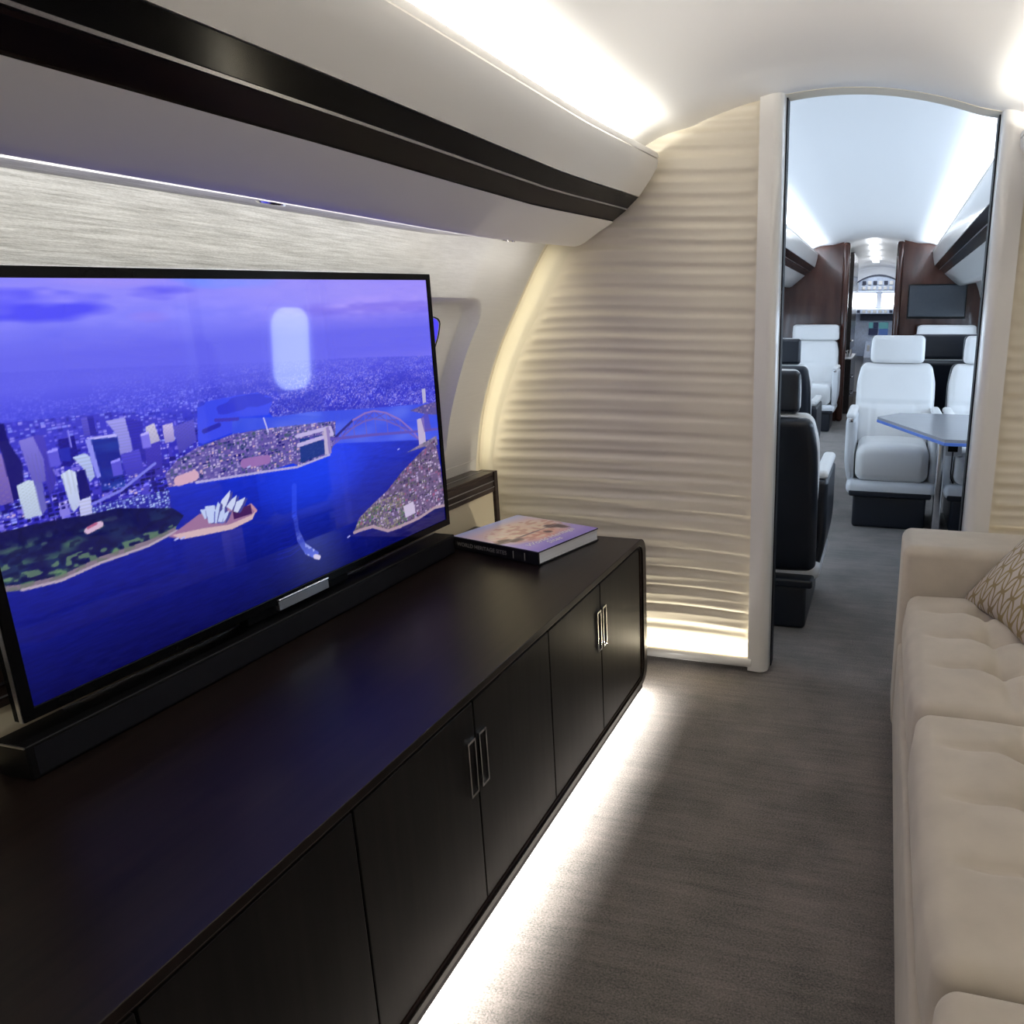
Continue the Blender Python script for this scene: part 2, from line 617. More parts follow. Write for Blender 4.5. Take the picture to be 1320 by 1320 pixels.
floor = MB().box(-1.6, 1.3, Y0 - 0.05, 14.5, -0.05, 0.0).build('floor', M['carpet'])
tag(floor, 'grey woven carpet along the aisle and through the doorway', 'carpet', kind='structure')


def arch(x):
    d = abs(x - XC)
    return 1.868 - 0.455 * d * d + 0.020 * smooth(0.40, 0.54, d)


ys = lin_space(Y0, BK + 0.004, 40)
xs = lin_space(XC - 0.70, XC + 0.70, 48)
c = MB()
c.grid(lambda x, y: (x, y, arch(x) + sag(y)), xs, ys)
c.grid(lambda x, y: (x, y, arch(x) + sag(y) + 0.02), xs, ys)
c.build('ceiling', M['ceiling'], fix=False)
tag(bpy.data.objects['ceiling'], 'arched white ceiling of the near cabin with glowing cove edges', 'ceiling', kind='structure')

WALL = [(0.0, -1.20), (0.3, -1.33), (0.5, -1.365), (0.69, -1.384), (0.742, -1.379), (0.908, -1.345), (1.106, -1.272),
        (1.257, -1.191), (1.406, -1.105), (1.47, -1.06), (1.56, -0.99), (1.70, -0.885)]


def spline(tab, x):
    """smooth interpolation through the table"""
    n = len(tab)
    for i in range(n - 1):
        if x <= tab[i + 1][0] or i == n - 2:
            break
    p0, p1, p2, p3 = tab[max(i - 1, 0)], tab[i], tab[i + 1], tab[min(i + 2, n - 1)]
    h = p2[0] - p1[0]
    m1 = (p2[1] - p0[1]) / (p2[0] - p0[0])
    m2 = (p3[1] - p1[1]) / (p3[0] - p1[0])
    t = (x - p1[0]) / h
    return ((2 * t**3 - 3 * t**2 + 1) * p1[1] + (t**3 - 2 * t**2 + t) * h * m1 + (-2 * t**3 + 3 * t**2) * p2[1] + (t**3 - t**2) * h * m2)


WY0, WY1, WZ0, WZ1 = 1.73, 2.135, 0.745, 1.275     # window recess in the left wall


def recess(y, z):
    cy, cz, hy, hz, r = (WY0 + WY1) / 2, (WZ0 + WZ1) / 2, (WY1 - WY0) / 2, (WZ1 - WZ0) / 2, 0.085
    qx, qy = abs(y - cy) - hy + r, abs(z - cz) - hz + r
    d = math.hypot(max(qx, 0), max(qy, 0)) + min(max(qx, qy), 0) - r
    return 0.060 * smooth(0.002, -0.013, d) + 0.014 * smooth(-0.014, -0.10, d)


def wall_x(y, z):
    return spline(WALL, z) - 0.085 * smooth(2.03, 1.84, y) * smooth(0.80, 1.28, z)


zs = lin_space(0, 0.68, 14)[:-1] + lin_space(0.68, 1.34, 165)[:-1] + lin_space(1.34, 1.70, 16)
yw = lin_space(Y0, 1.66, 30)[:-1] + lin_space(1.66, 2.20, 135)[:-1] + lin_space(2.20, 2.335, 6)
w = MB()
w.grid(lambda y, z: (wall_x(y, z) - recess(y, z), y, z), yw, zs)
# return of the panel edge into the lit gap beside the bulkhead
zg = zs
w.grid(lambda t, z: (wall_x(2.335, z) - 0.05 * t, 2.335, z), [0, 1], zg)
wl = struct('wall_left', (0, 0, 0), 'curved side wall in silver cloth with a white window liner behind the television', 'wall')
w.build('liner', M['wall_cloth'], wl, fix=False)
g = MB()
g.grid(lambda y, z: (wall_x(3, z) - 0.045, y, z), [2.30, BK + 0.03], zg)
g.build('gap_panel', M['cream'], wl, fix=False)
# narrow joint across the liner below the window
j = MB()
j.tube([(wall_x(y, 0.735) + 0.001, y, 0.735) for y in lin_space(Y0, 2.33, 30)], 0.0015, 6)
j.build('joint', M['locker_white'], wl)
# thin lamp strip along the gap, hidden behind the edge of the liner
g = MB()
g.grid(lambda t, z: (wall_x(3, z) - 0.020 - 0.012 * t, 2.345, z), [0, 1], [q for q in zg if q > 0.72 and q < 1.45])
g.build('led_strip', M['led'], wl, fix=False)

# smooth lit band that closes the gap along the edge of the bulkhead
def band_w(z):
    return lerp_table([(0.0, 0.014), (0.72, 0.014), (1.0, 0.038), (1.25, 0.052), (1.45, 0.060), (1.7, 0.06)], z)


g = MB()
g.grid(lambda t, z: (wall_x(3, z) - 0.03 + (0.03 + band_w(z)) * t, BK - 0.009 + 0.0055 * smooth(0.5, 1.0, t), z), [0, 0.3, 0.5, 0.6, 0.7, 0.8, 0.9, 1.0], zg)
g.build('edge_band', M['cream_smooth'], wl, fix=False)

# window_1: pane deep in the recess
win = struct('window_1', (0, 0, 0), 'small oval cabin window glowing blue beside the television', 'window')
outl = rrect(1.80, 2.050, 0.86, 1.222, 0.075, 8)
outl2 = rrect(1.797, 2.053, 0.857, 1.225, 0.077, 8)


def on_recess(p, d):
    return (wall_x(p[0], p[1]) - recess(p[0], p[1]) + d, p[0], p[1])


pm = MB()
ctr = [(1.925 + (a - 1.925) * k, 1.041 + (b - 1.041) * k) for k in (0.0, 0.35, 0.7, 1.0) for a, b in outl]
n = len(outl)
pm.add([on_recess(p, 0.003) for p in ctr], [(i * n + q, i * n + (q + 1) % n, (i + 1) * n + (q + 1) % n, (i + 1) * n + q) for i in range(3) for q in range(n)])
pm.build('pane', M['window_blue'], win, fix=False)
fm = MB()
fm.add([on_recess(p, 0.002) for p in outl2] + [on_recess(p, 0.006) for p in outl2] + [on_recess(p, 0.006) for p in outl],
       [(q + k * n, (q + 1) % n + k * n, (q + 1) % n + (k + 1) * n, q + (k + 1) * n) for k in range(2) for q in range(n)])
fm.build('frame', M['black_plastic'], win, fix=False)

# right wall and wall behind the photographer (mirror the left one)
w = MB()
w.grid(lambda y, z: (2 * XC - wall_x(0, z), y, z), lin_space(Y0, BK + 0.03, 12), lin_space(0, 1.70, 30))
w.build('wall_right', M['wall_cloth'], fix=False)
tag(bpy.data.objects['wall_right'], 'curved side wall behind the beige sofa', 'wall', kind='structure')
MB().box(-1.6, 1.25, Y0 - 0.06, Y0, 0, 2.0).build('wall_back', M['cream'])
tag(bpy.data.objects['wall_back'], 'plain cream wall closing the near cabin behind the camera', 'wall', kind='structure')

# ---- bulkhead with the doorway
random.seed(4)
wf = struct('wall_front', (0, 0, 0), 'cream bulkhead quilted in wavy horizontal ridges beside the doorway', 'wall')
core = MB()
core.box(-1.62, -0.372, BK + 0.006, BK + 0.07, 0, 2.3)
core.box(0.308, 1.25, BK + 0.006, BK + 0.07, 0, 2.3)
arc = [(x, arch(x) + 0.004) for x in lin_space(-0.372, 0.308, 16)]
core.prism(arc + [(0.308, 2.3), (-0.372, 2.3)], 'y', BK + 0.006, BK + 0.07)
core.build('core', M['white_gloss'], wf, angle=25)


def ridges(x, z, seed):
    ph = 1.1 * math.sin(2.3 * x + seed) + 0.7 * math.sin(5.1 * x + 1.7 * z + 2 * seed) + 0.35 * math.sin(11 * x - 3 * z)
    t = z / 0.0345 * 2 * math.pi + ph
    a = 0.62 + 0.38 * math.sin(3.1 * x + 6.5 * z + seed) * math.sin(1.3 * z * 7 + seed)
    s = 0.5 + 0.5 * math.sin(t)
    return 0.0048 * a * (s ** 1.5) + 0.0022 * math.sin(0.5 * t + 2 * x + seed)


def panel(x0, x1, seed):
    p = MB()
    p.grid(lambda x, z: (x, BK - 0.004 - ridges(x, z, seed) * smooth(0.09, 0.16, z) * smooth(x0 - 0.001, x0 + 0.02, x) * smooth(x1 + 0.001, x1 - 0.02, x) * (smooth(-0.005, 0.035, x - wall_x(3, z) - band_w(z)) if x < -1 + 0.1 else 1), z),
           lin_space(x0, x1, 110), lin_space(0.02, 1.86, 420))
    return p


panel(-1.44, -0.405, 0.4).build('ridged_panel', M['cream'], wf, angle=180, fix=False)
panel(0.345, 1.06, 2.1).build('ridged_panel', M['cream'], wf, angle=180, fix=False)


def foot(x0, x1, nm):
    prof = [(BK, 0.020), (BK - 0.030, 0.020), (BK - 0.040, 0.026), (BK - 0.043, 0.038), (BK - 0.040, 0.050), (BK - 0.035, 0.053),
            (BK - 0.030, 0.048), (BK - 0.030, 0.034), (BK, 0.034)]
    MB().prism(prof, 'x', x0, x1).build(nm, M['white_gloss'], wf, angle=60)


foot(-1.36, -0.392, 'lamp_trough')
foot(0.332, 1.0, 'lamp_trough')

# ---- door frame
dr = struct('door_1', (0, 0, 0), 'open doorway with rounded white posts and an arched head', 'doorway')


def post(xa, xb, nm, top):
    """rounded post, flat towards the opening"""
    inner, outer = xa, xb          # inner = side of the opening
    s = 1 if outer > inner else -1
    wdt = abs(outer - inner)
    pts = []
    for i in range(13):
        a = math.radians(90 * i / 12)
        pts.append((inner + s * wdt * (0.45 - 0.45 * math.cos(a)), BK - 0.006 - 0.034 * math.sin(a)))
    pts += [(outer, BK - 0.036), (outer, BK + 0.006), (inner + s * 0.002, BK + 0.075), (inner, BK + 0.075)]
    m = MB()
    k = len(pts)
    vs = [(x, y, 0.008) for x, y in pts] + [(x, y, arch(x) + 0.002 if y < BK + 0.05 else arch(x)) for x, y in pts]
    m.add(vs, [tuple(range(k)), tuple(range(2 * k - 1, k - 1, -1))] + [(i, (i + 1) % k, (i + 1) % k + k, i + k) for i in range(k)])
    return m.build(nm, M['white_gloss'], dr, angle=35)


post(-0.335, -0.405, 'post', 1.86)
post(0.272, 0.345, 'post', 1.80)
MB().box(-0.3365, -0.331, BK + 0.030, BK + 0.078, 0.004, arch(-0.333)).build('seal', M['black_seal'], dr)
MB().box(0.268, 0.2735, BK + 0.030, BK + 0.078, 0.004, arch(0.271)).build('seal', M['black_seal'], dr)
hd = MB()
xs2 = lin_space(-0.336, 0.274, 24)
hd.prism([(x, arch(x) + 0.006) for x in xs2] + [(x, arch(x) - 0.0015) for x in reversed(xs2)], 'y', BK - 0.001, BK + 0.074)
hd.build('head', M['cream'], dr, angle=30)

# ------------------------------------------------------------------ overhead lockers
def locker(name, side, ya, yb, prof, dzf, lines, label, mats):
    """prof: dict of outlines in (distance from centre line, z); swept along the cabin"""
    root = thing(name, (XC + side * prof['upper'][0][0], (ya + yb) / 2, prof['upper'][0][1]), label, 'locker', 'overhead lockers')
    ys_ = lin_space(ya, yb, 24)
    for nm, pts in prof.items():
        mb = MB()
        k = len(pts)
        vs = [(XC + side * d, y, z + dzf(y)) for y in ys_ for d, z in pts]
        fs = [(i * k + q, i * k + (q + 1) % k, (i + 1) * k + (q + 1) % k, (i + 1) * k + q) for i in range(len(ys_) - 1) for q in range(k)]
        fs += [tuple(range(k)), tuple(range(len(ys_) * k - 1, (len(ys_) - 1) * k - 1, -1))]
        mb.add(vs, fs)
        mb.build({'upper': 'upper_panel', 'lip': 'lip', 'strip_a': 'dark_strip', 'strip_b': 'dark_strip', 'line': 'trim_line', 'lower': 'lower_panel', 'under': 'under_panel'}[nm],
                 M[mats[nm]], root, angle=32)
    return root


aft = {
    'upper': [(0.519, 1.694), (0.523, 1.672), (0.543, 1.641), (0.583, 1.590), (0.66, 1.60), (0.66, 1.635), (0.56, 1.690)],
    'lip': [(0.5185, 1.697), (0.5185, 1.706), (0.521, 1.713), (0.527, 1.717), (0.533, 1.716), (0.538, 1.708), (0.545, 1.697)],
    'strip_a': [(0.585, 1.588), (0.622, 1.556), (0.66, 1.575), (0.66, 1.605)],
    'line': [(0.6205, 1.5555), (0.6245, 1.5520), (0.66, 1.570), (0.66, 1.574)],
    'strip_b': [(0.626, 1.551), (0.673, 1.519), (0.70, 1.535), (0.66, 1.568)],
    'lower': [(0.669, 1.518), (0.680, 1.511), (0.72, 1.489), (0.773, 1.456), (0.79, 1.449), (0.806, 1.446), (0.822, 1.447), (0.832, 1.4495), (0.835, 1.47), (0.70, 1.53)],
    'under': [(0.832, 1.4515), (0.884, 1.4560), (1.01, 1.462), (1.01, 1.478), (0.832, 1.470)],
}
amats = dict(upper='locker_white', lip='locker_white', strip_a='black_gloss', line='brushed', strip_b='locker_veneer', lower='locker_white', under='wall_cloth')
lk = locker('overhead_locker', -1, Y0 + 0.01, 2.405, aft, sag, None, 'long white overhead locker with a dark gloss band above the television', amats)
locker('overhead_locker', 1, Y0 + 0.01, 2.405, aft, sag, None, 'white overhead locker end peeking in at the right beside the doorway post', amats)


def downlight(x, y, z, label, tilt):
    o = thing('reading_light', (x, y, z), label, 'light', 'reading lights under the locker')
    b = MB().lathe([(0.024, 0.001), (0.0245, -0.003), (0.021, -0.006), (0.017, -0.0055), (0.016, -0.002)], (0, 0, 0), n=28)
    r = b.build('bezel', M['chrome'], o)
    r.location = (0, 0, 0)
    l = MB().lathe([(0.0155, -0.002), (0.012, -0.0035), (0.006, -0.0045)], (0, 0, 0), n=20).build('lens', M['lamp_glow'], o)
    l.location = (0, 0, 0)
    k = MB().box(0.021, 0.028, -0.0025, 0.0025, -0.006, -0.001).build('tab', M['chrome'], o)
    k.location = (0, 0, 0)
    o.rotation_euler = (0, tilt, 0)
    return o


downlight(-1.058, 1.172, 1.4545 + sag(1.172), 'round chrome reading light under the locker above the middle of the television', 0.13)
downlight(-1.060, 2.035, 1.4545 + sag(2.035), 'round chrome reading light under the locker end near the bulkhead', 0.13)

# ------------------------------------------------------------------ media console
CZ0, CZ1, CX = 0.055, 0.55, -0.705
con = thing('media_console', (-1.0, 0.8, 0.0), 'long dark wenge console cabinet with rounded end standing under the television', 'cabinet')
out = rrect(-0.60, 2.182, CZ0, CZ1, 0.055, 8)
inn = rrect(-0.578, 2.150, CZ0 + 0.016, CZ1 - 0.016, 0.040, 8)
MB().ring(out, inn, 'x', -1.285, CX).build('carcass', M['wenge'], con, angle=30, bevel=0.0015)
MB().prism(inn, 'x', -1.283, CX - 0.045).build('inner_body', M['black_plastic'], con)
MB().box(CX - 0.012, CX, -0.54, 2.125, CZ0 - 0.010, CZ0 + 0.002).build('bottom_lip', M['black_seal'], con)
# edge reveal along the front, set back a little
inn2 = rrect(-0.569, 2.141, CZ0 + 0.023, CZ1 - 0.023, 0.034, 8)
MB().ring(inn, inn2, 'x', CX - 0.05, CX - 0.006).build('front_rail', M['wenge_ledge'], con, angle=30)
MB().box(-1.25, -0.93, -0.5, 2.10, 0.0, CZ0 + 0.02).build('plinth', M['black_plastic'], con)
joints = [-0.56, -0.213, 0.122, 0.457, 0.792, 1.127, 1.462, 1.789, 2.130]
handle_mesh = None
for i in range(8):
    ya, yb = joints[i] + 0.002, joints[i + 1] - 0.002
    d = MB().box(CX - 0.030, CX - 0.006, ya, yb, CZ0 + 0.028, CZ1 - 0.028)
    dob = d.build('door', M['wenge_front'], con, bevel=0.0015)
    # pulls sit in pairs at the meeting edges of two doors
    hy = (ya + 0.0045, ya + 0.0315) if i % 2 == 1 else (yb - 0.0315, yb - 0.0045)
    hz = (0.335, 0.452)
    o2 = rrect(hy[0], hy[1], hz[0], hz[1], 0.002, 2)
    i2 = rrect(hy[0] + 0.0035, hy[1] - 0.0035, hz[0] + 0.005, hz[1] - 0.005, 0.001, 2)
    h = MB().ring(o2, i2, 'x', CX - 0.010, CX - 0.001)
    h.build('handle', M['chrome'], dob)

# ------------------------------------------------------------------ ledge along the wall, behind the television
lg = thing('side_ledge', (-1.33, 0.9, 0.40), 'dark wood side ledge with chrome lines and cream face along the wall behind the television', 'ledge')
MB().box(-1.375, -1.288, -0.6, 2.285, 0.694, 0.706).build('top_board', M['wenge_ledge'], lg, bevel=0.002)
MB().box(-1.330, -1.3275, -0.6, 2.283, 0.7055, 0.7068).build('trim_line', M['brushed'], lg)
MB().box(-1.320, -1.288, -0.6, 2.283, 0.636, 0.694).build('front_rail', M['wenge_ledge'], lg, bevel=0.002)
MB().box(-1.289, -1.2862, -0.6, 2.283, 0.672, 0.6755).build('trim_line', M['brushed'], lg)
MB().box(-1.289, -1.2862, -0.6, 2.283, 0.652, 0.6545).build('trim_line', M['brushed'], lg)
MB().box(-1.335, -1.293, -0.6, 2.281, 0.40, 0.636).build('face_panel', M['cream_panel'], lg)
MB().box(-1.345, -1.284, 2.283, 2.306, 0.40, 0.707).build('end_post', M['wenge_ledge'], lg, bevel=0.002)

# ------------------------------------------------------------------ television
tv = thing('television', (-1.24, 1.31, 0.55), 'large flat television showing a harbour city from the air on the dark console', 'television')
KT = 1.205 / 1.225
TX, TY0, TY1, TZ0 = -1.205, 0.727 * KT, 1.897 * KT, 1.22 - 0.594 * KT
def tv_top(y):
    return 1.22 + (0.0685 + 0.048 * (y - TY0) / (TY1 - TY0)) * KT


SY0, SY1, SZ0 = 0.744 * KT, 1.880 * KT, 1.22 - 0.575 * KT


def scr_top(y):
    return 1.22 + (0.052 + 0.0481 * (y - SY0) / (SY1 - SY0)) * KT


bz = MB()
of = [(TY0, TZ0), (TY1, TZ0), (TY1, tv_top(TY1)), (TY0, tv_top(TY0))]
inf = [(SY0, SZ0), (SY1, SZ0), (SY1, scr_top(SY1)), (SY0, scr_top(SY0))]
bz.ring(of, inf, 'x', TX - 0.020, TX + 0.002)
bz.build('bezel', M['black_gloss'], tv, bevel=0.0012)
MB().prism([(TY0 + 0.01, TZ0 + 0.01), (TY1 - 0.01, TZ0 + 0.01), (TY1 - 0.01, tv_top(TY1) - 0.01), (TY0 + 0.01, tv_top(TY0) - 0.01)], 'x', TX - 0.022, TX - 0.004).build('back_cover', M['black_plastic'], tv)
MB().box(TX - 0.046, TX - 0.0225, 1.15, 1.45, 0.6085, 0.72).build('lift_bracket', M['black_plastic'], tv)
# bright glass rim around the bezel
rim = MB()
rim.ring([(TY0 - 0.0012, TZ0), (TY1 + 0.0012, TZ0), (TY1 + 0.0012, tv_top(TY1) + 0.0014), (TY0 - 0.0012, tv_top(TY0) + 0.0014)],
         [(TY0 + 0.0004, TZ0 + 0.0008), (TY1 - 0.0004, TZ0 + 0.0008), (TY1 - 0.0004, tv_top(TY1) - 0.0004), (TY0 + 0.0004, tv_top(TY0) - 0.0004)], 'x', TX - 0.008, TX - 0.001)
rim.build('rim', M['brushed'], tv)
lp = MB().box(TX - 0.006, TX + 0.0035, 1.228 * KT, 1.378 * KT, 1.22 - 0.608 * KT, 1.22 - 0.586 * KT)
lpo = lp.build('badge_plate', M['brushed'], tv, bevel=0.0008)
MB().tube([(TX + 0.0025, 1.228 * KT, 1.22 - 0.585 * KT), (TX + 0.0025, 1.378 * KT, 1.22 - 0.585 * KT)], 0.0028, 10).build('chrome_edge', M['chrome'], lpo)
MB().box(TX - 0.018, TX - 0.013, 0.90, 1.84, TZ0 - 0.004, TZ0 + 0.0002).build('lower_trim', M['brushed'], tv)

# ---- picture on the screen
TVP = {
   'far_city':[(0.034,0.794),(0.146,0.784),(0.263,0.772),(0.456,0.751),(0.676,0.734),(1.045,0.697),(1.027,0.5),(0.731,0.544),(0.571,0.571),(0.478,0.577),(0.467,0.599),(0.484,0.637),(0.447,0.66),(0.396,0.659),(0.345,0.653),(0.321,0.613),(0.313,0.537),(0.25,0.482),(0.248,0.371),(-0.024,0.449)],
   'bay':[(0.326,0.657),(0.396,0.661),(0.451,0.661),(0.484,0.637),(0.467,0.587),(0.39,0.599),(0.42,0.57),(0.384,0.555),(0.324,0.54),(0.313,0.548)],
   'strait':[(0.389,0.596),(0.478,0.577),(0.571,0.571),(0.731,0.544),(1.028,0.503),(1.014,0.349),(0.625,0.446),(0.632,0.516),(0.537,0.533),(0.444,0.549),(0.384,0.552)],
   'rocks':[(0.248,0.479),(0.274,0.512),(0.314,0.534),(0.384,0.55),(0.452,0.547),(0.537,0.536),(0.638,0.523),(0.631,0.455),(0.61,0.413),(0.524,0.402),(0.511,0.416),(0.448,0.413),(0.404,0.418),(0.354,0.422),(0.295,0.437),(0.25,0.441)],
   'town':[(0.011,0.682),(0.093,0.676),(0.189,0.667),(0.32,0.602),(0.314,0.534),(0.274,0.512),(0.248,0.479),(0.245,0.418),(0.248,0.371),(0.16,0.408),(0.064,0.421),(-0.016,0.441)],
   'garden':[(-0.016,0.441),(0.027,0.436),(0.066,0.435),(0.116,0.425),(0.162,0.422),(0.25,0.382),(0.268,0.352),(0.248,0.321),(0.198,0.306),(0.125,0.302),(0.07,0.287),(0.02,0.296),(-0.031,0.317)],
   'shore':[(-0.03,0.325),(0.021,0.303),(0.071,0.295),(0.126,0.31),(0.199,0.313),(0.249,0.326),(0.251,0.315),(0.2,0.298),(0.125,0.294),(0.069,0.282),(0.02,0.29),(-0.032,0.31)],
   'point':[(0.235,0.305),(0.268,0.325),(0.296,0.343),(0.362,0.337),(0.407,0.314),(0.411,0.3),(0.399,0.28),(0.354,0.267),(0.295,0.278),(0.258,0.286)],
   'point2':[(0.241,0.307),(0.298,0.298),(0.349,0.284),(0.398,0.291),(0.409,0.3),(0.399,0.277),(0.354,0.267),(0.295,0.278),(0.258,0.286)],
   'head':[(0.653,0.105),(0.675,0.152),(0.723,0.184),(0.781,0.218),(0.832,0.265),(0.911,0.319),(0.981,0.359),(0.995,0.242),(1.004,0.061),(0.955,0.07),(0.887,0.055),(0.809,0.053),(0.766,0.059),(0.715,0.1),(0.679,0.105)],
   'islet':[(0.86,0.338),(0.914,0.353),(0.989,0.371),(0.992,0.331),(0.929,0.34)],
   'isl2':[(0.89,0.499),(0.944,0.51),(1.015,0.512),(1.017,0.453),(0.951,0.471)],
   'pyl':[(0.601,0.505),(0.617,0.509),(0.616,0.416),(0.597,0.416)],
   'pyl2':[(0.914,0.458),(0.943,0.46),(0.943,0.351),(0.914,0.35)],
   'pylf':[(0.944,0.574),(0.959,0.574),(0.958,0.517),(0.944,0.518)],
   'wake':[(0.492,0.247),(0.504,0.241),(0.503,0.194),(0.515,0.137),(0.547,0.087),(0.538,0.066),(0.511,0.1),(0.495,0.154)],
   'A':[(0.031,0.684),(0.043,0.679),(0.044,0.633),(0.054,0.581),(0.047,0.502),(0.034,0.503),(0.033,0.605)],
   'A0':[(0.018,0.663),(0.032,0.613),(0.035,0.566),(0.034,0.496),(-0.001,0.501)],
   'B':[(0.055,0.635),(0.075,0.641),(0.082,0.582),(0.077,0.531),(0.061,0.525)],
   'B2':[(0.073,0.641),(0.086,0.64),(0.09,0.526),(0.078,0.491),(0.077,0.531),(0.08,0.583)],
   'C':[(0.041,0.534),(0.056,0.542),(0.062,0.537),(0.063,0.452),(0.042,0.453)],
   'C2':[(0.062,0.537),(0.072,0.528),(0.071,0.466),(0.063,0.452)],
   'D':[(0.097,0.538),(0.109,0.547),(0.117,0.537),(0.114,0.455),(0.104,0.44),(0.101,0.449)],
   'D2':[(0.116,0.537),(0.13,0.539),(0.131,0.467),(0.114,0.465)],
   'D3':[(0.113,0.465),(0.13,0.469),(0.129,0.42),(0.111,0.421)],
   'E':[(0.117,0.574),(0.134,0.579),(0.14,0.568),(0.142,0.516),(0.133,0.504),(0.128,0.542)],
   'F':[(0.102,0.622),(0.125,0.626),(0.125,0.573),(0.112,0.552),(0.102,0.559)],
   'G':[(0.145,0.61),(0.185,0.609),(0.183,0.528),(0.183,0.473),(0.148,0.476),(0.146,0.552)],
   'G2':[(0.138,0.612),(0.146,0.612),(0.15,0.512),(0.144,0.51)],
   'Gt':[(0.14,0.615),(0.185,0.612),(0.184,0.604),(0.146,0.609)],
   'Hh':[(0.172,0.649),(0.202,0.65),(0.204,0.562),(0.184,0.557),(0.184,0.61)],
   'H2':[(0.201,0.649),(0.227,0.633),(0.221,0.514),(0.205,0.556)],
   'I':[(0.23,0.616),(0.245,0.623),(0.25,0.573),(0.229,0.567)],
   'I2':[(0.223,0.574),(0.25,0.576),(0.245,0.479),(0.221,0.475)],
   'J':[(0.258,0.613),(0.276,0.615),(0.275,0.565),(0.257,0.563)],
   'J2':[(0.276,0.604),(0.314,0.615),(0.313,0.553),(0.278,0.525)],
   'K':[(0.184,0.557),(0.214,0.562),(0.217,0.474),(0.189,0.472)],
   'L':[(0.138,0.664),(0.147,0.667),(0.147,0.62),(0.138,0.619)],
   'L2':[(0.147,0.666),(0.156,0.665),(0.156,0.618),(0.147,0.618)],
   'roofs':[(0.128,0.439),(0.164,0.443),(0.25,0.434),(0.249,0.38),(0.16,0.413),(0.128,0.417)],
   's1':[(0.298,0.354),(0.308,0.352),(0.308,0.324),(0.304,0.323)],
   's2':[(0.308,0.36),(0.327,0.355),(0.326,0.303),(0.31,0.307)],
   's3':[(0.333,0.341),(0.342,0.364),(0.362,0.386),(0.359,0.368),(0.349,0.343),(0.34,0.337)],
   's4':[(0.349,0.34),(0.361,0.357),(0.374,0.366),(0.367,0.34),(0.359,0.324)],
   's5':[(0.362,0.32),(0.371,0.346),(0.391,0.352),(0.383,0.333),(0.37,0.312)],
   's6':[(0.325,0.335),(0.334,0.362),(0.338,0.353),(0.334,0.336),(0.325,0.3),(0.321,0.304)],
   's7':[(0.327,0.302),(0.335,0.33),(0.346,0.342),(0.343,0.317),(0.335,0.297)],
   's8':[(0.336,0.295),(0.344,0.322),(0.355,0.328),(0.347,0.308),(0.34,0.297)],
   'arch':[(0.622,0.458),(0.652,0.483),(0.69,0.512),(0.729,0.527),(0.761,0.529),(0.801,0.512),(0.848,0.475),(0.889,0.424),(0.919,0.371)],
   'arch2':[(0.62,0.44),(0.65,0.46),(0.688,0.486),(0.727,0.499),(0.758,0.5),(0.797,0.484),(0.846,0.448),(0.887,0.405),(0.919,0.371)],
   'deck':[(0.563,0.482),(0.623,0.463),(0.748,0.442),(0.922,0.408),(1.019,0.395)],
   'gpatch':[(0.018,0.35),(0.06,0.384),(0.101,0.381),(0.139,0.328)],
}


def hashn(ix, iy, seed):
    h = (ix.astype(np.int64) * 374761393 + iy.astype(np.int64) * 668265263 + seed * 974711) & 0x7fffffff
    h = ((h ^ (h >> 13)) * 1274126177) & 0x7fffffff
    return ((h ^ (h >> 16)) & 0xffff) / 65535.0


def vnoise(u, v, su, sv, seed):
    x, y = u * su, v * sv
    ix, iy = np.floor(x), np.floor(y)
    fx, fy = x - ix, y - iy
    fx, fy = fx * fx * (3 - 2 * fx), fy * fy * (3 - 2 * fy)
    a, b = hashn(ix, iy, seed), hashn(ix + 1, iy, seed)
    c_, d = hashn(ix, iy + 1, seed), hashn(ix + 1, iy + 1, seed)
    return (a * (1 - fx) + b * fx) * (1 - fy) + (c_ * (1 - fx) + d * fx) * fy


def inside(poly, u, v):
    r = np.zeros(u.shape, bool)
    n_ = len(poly)
    for i in range(n_):
        (x1, y1), (x2, y2) = poly[i], poly[(i + 1) % n_]
        if y1 == y2:
            continue
        c_ = ((y1 > v) != (y2 > v)) & (u < (x2 - x1) * (v - y1) / (y2 - y1) + x1)
        r ^= c_
    return r


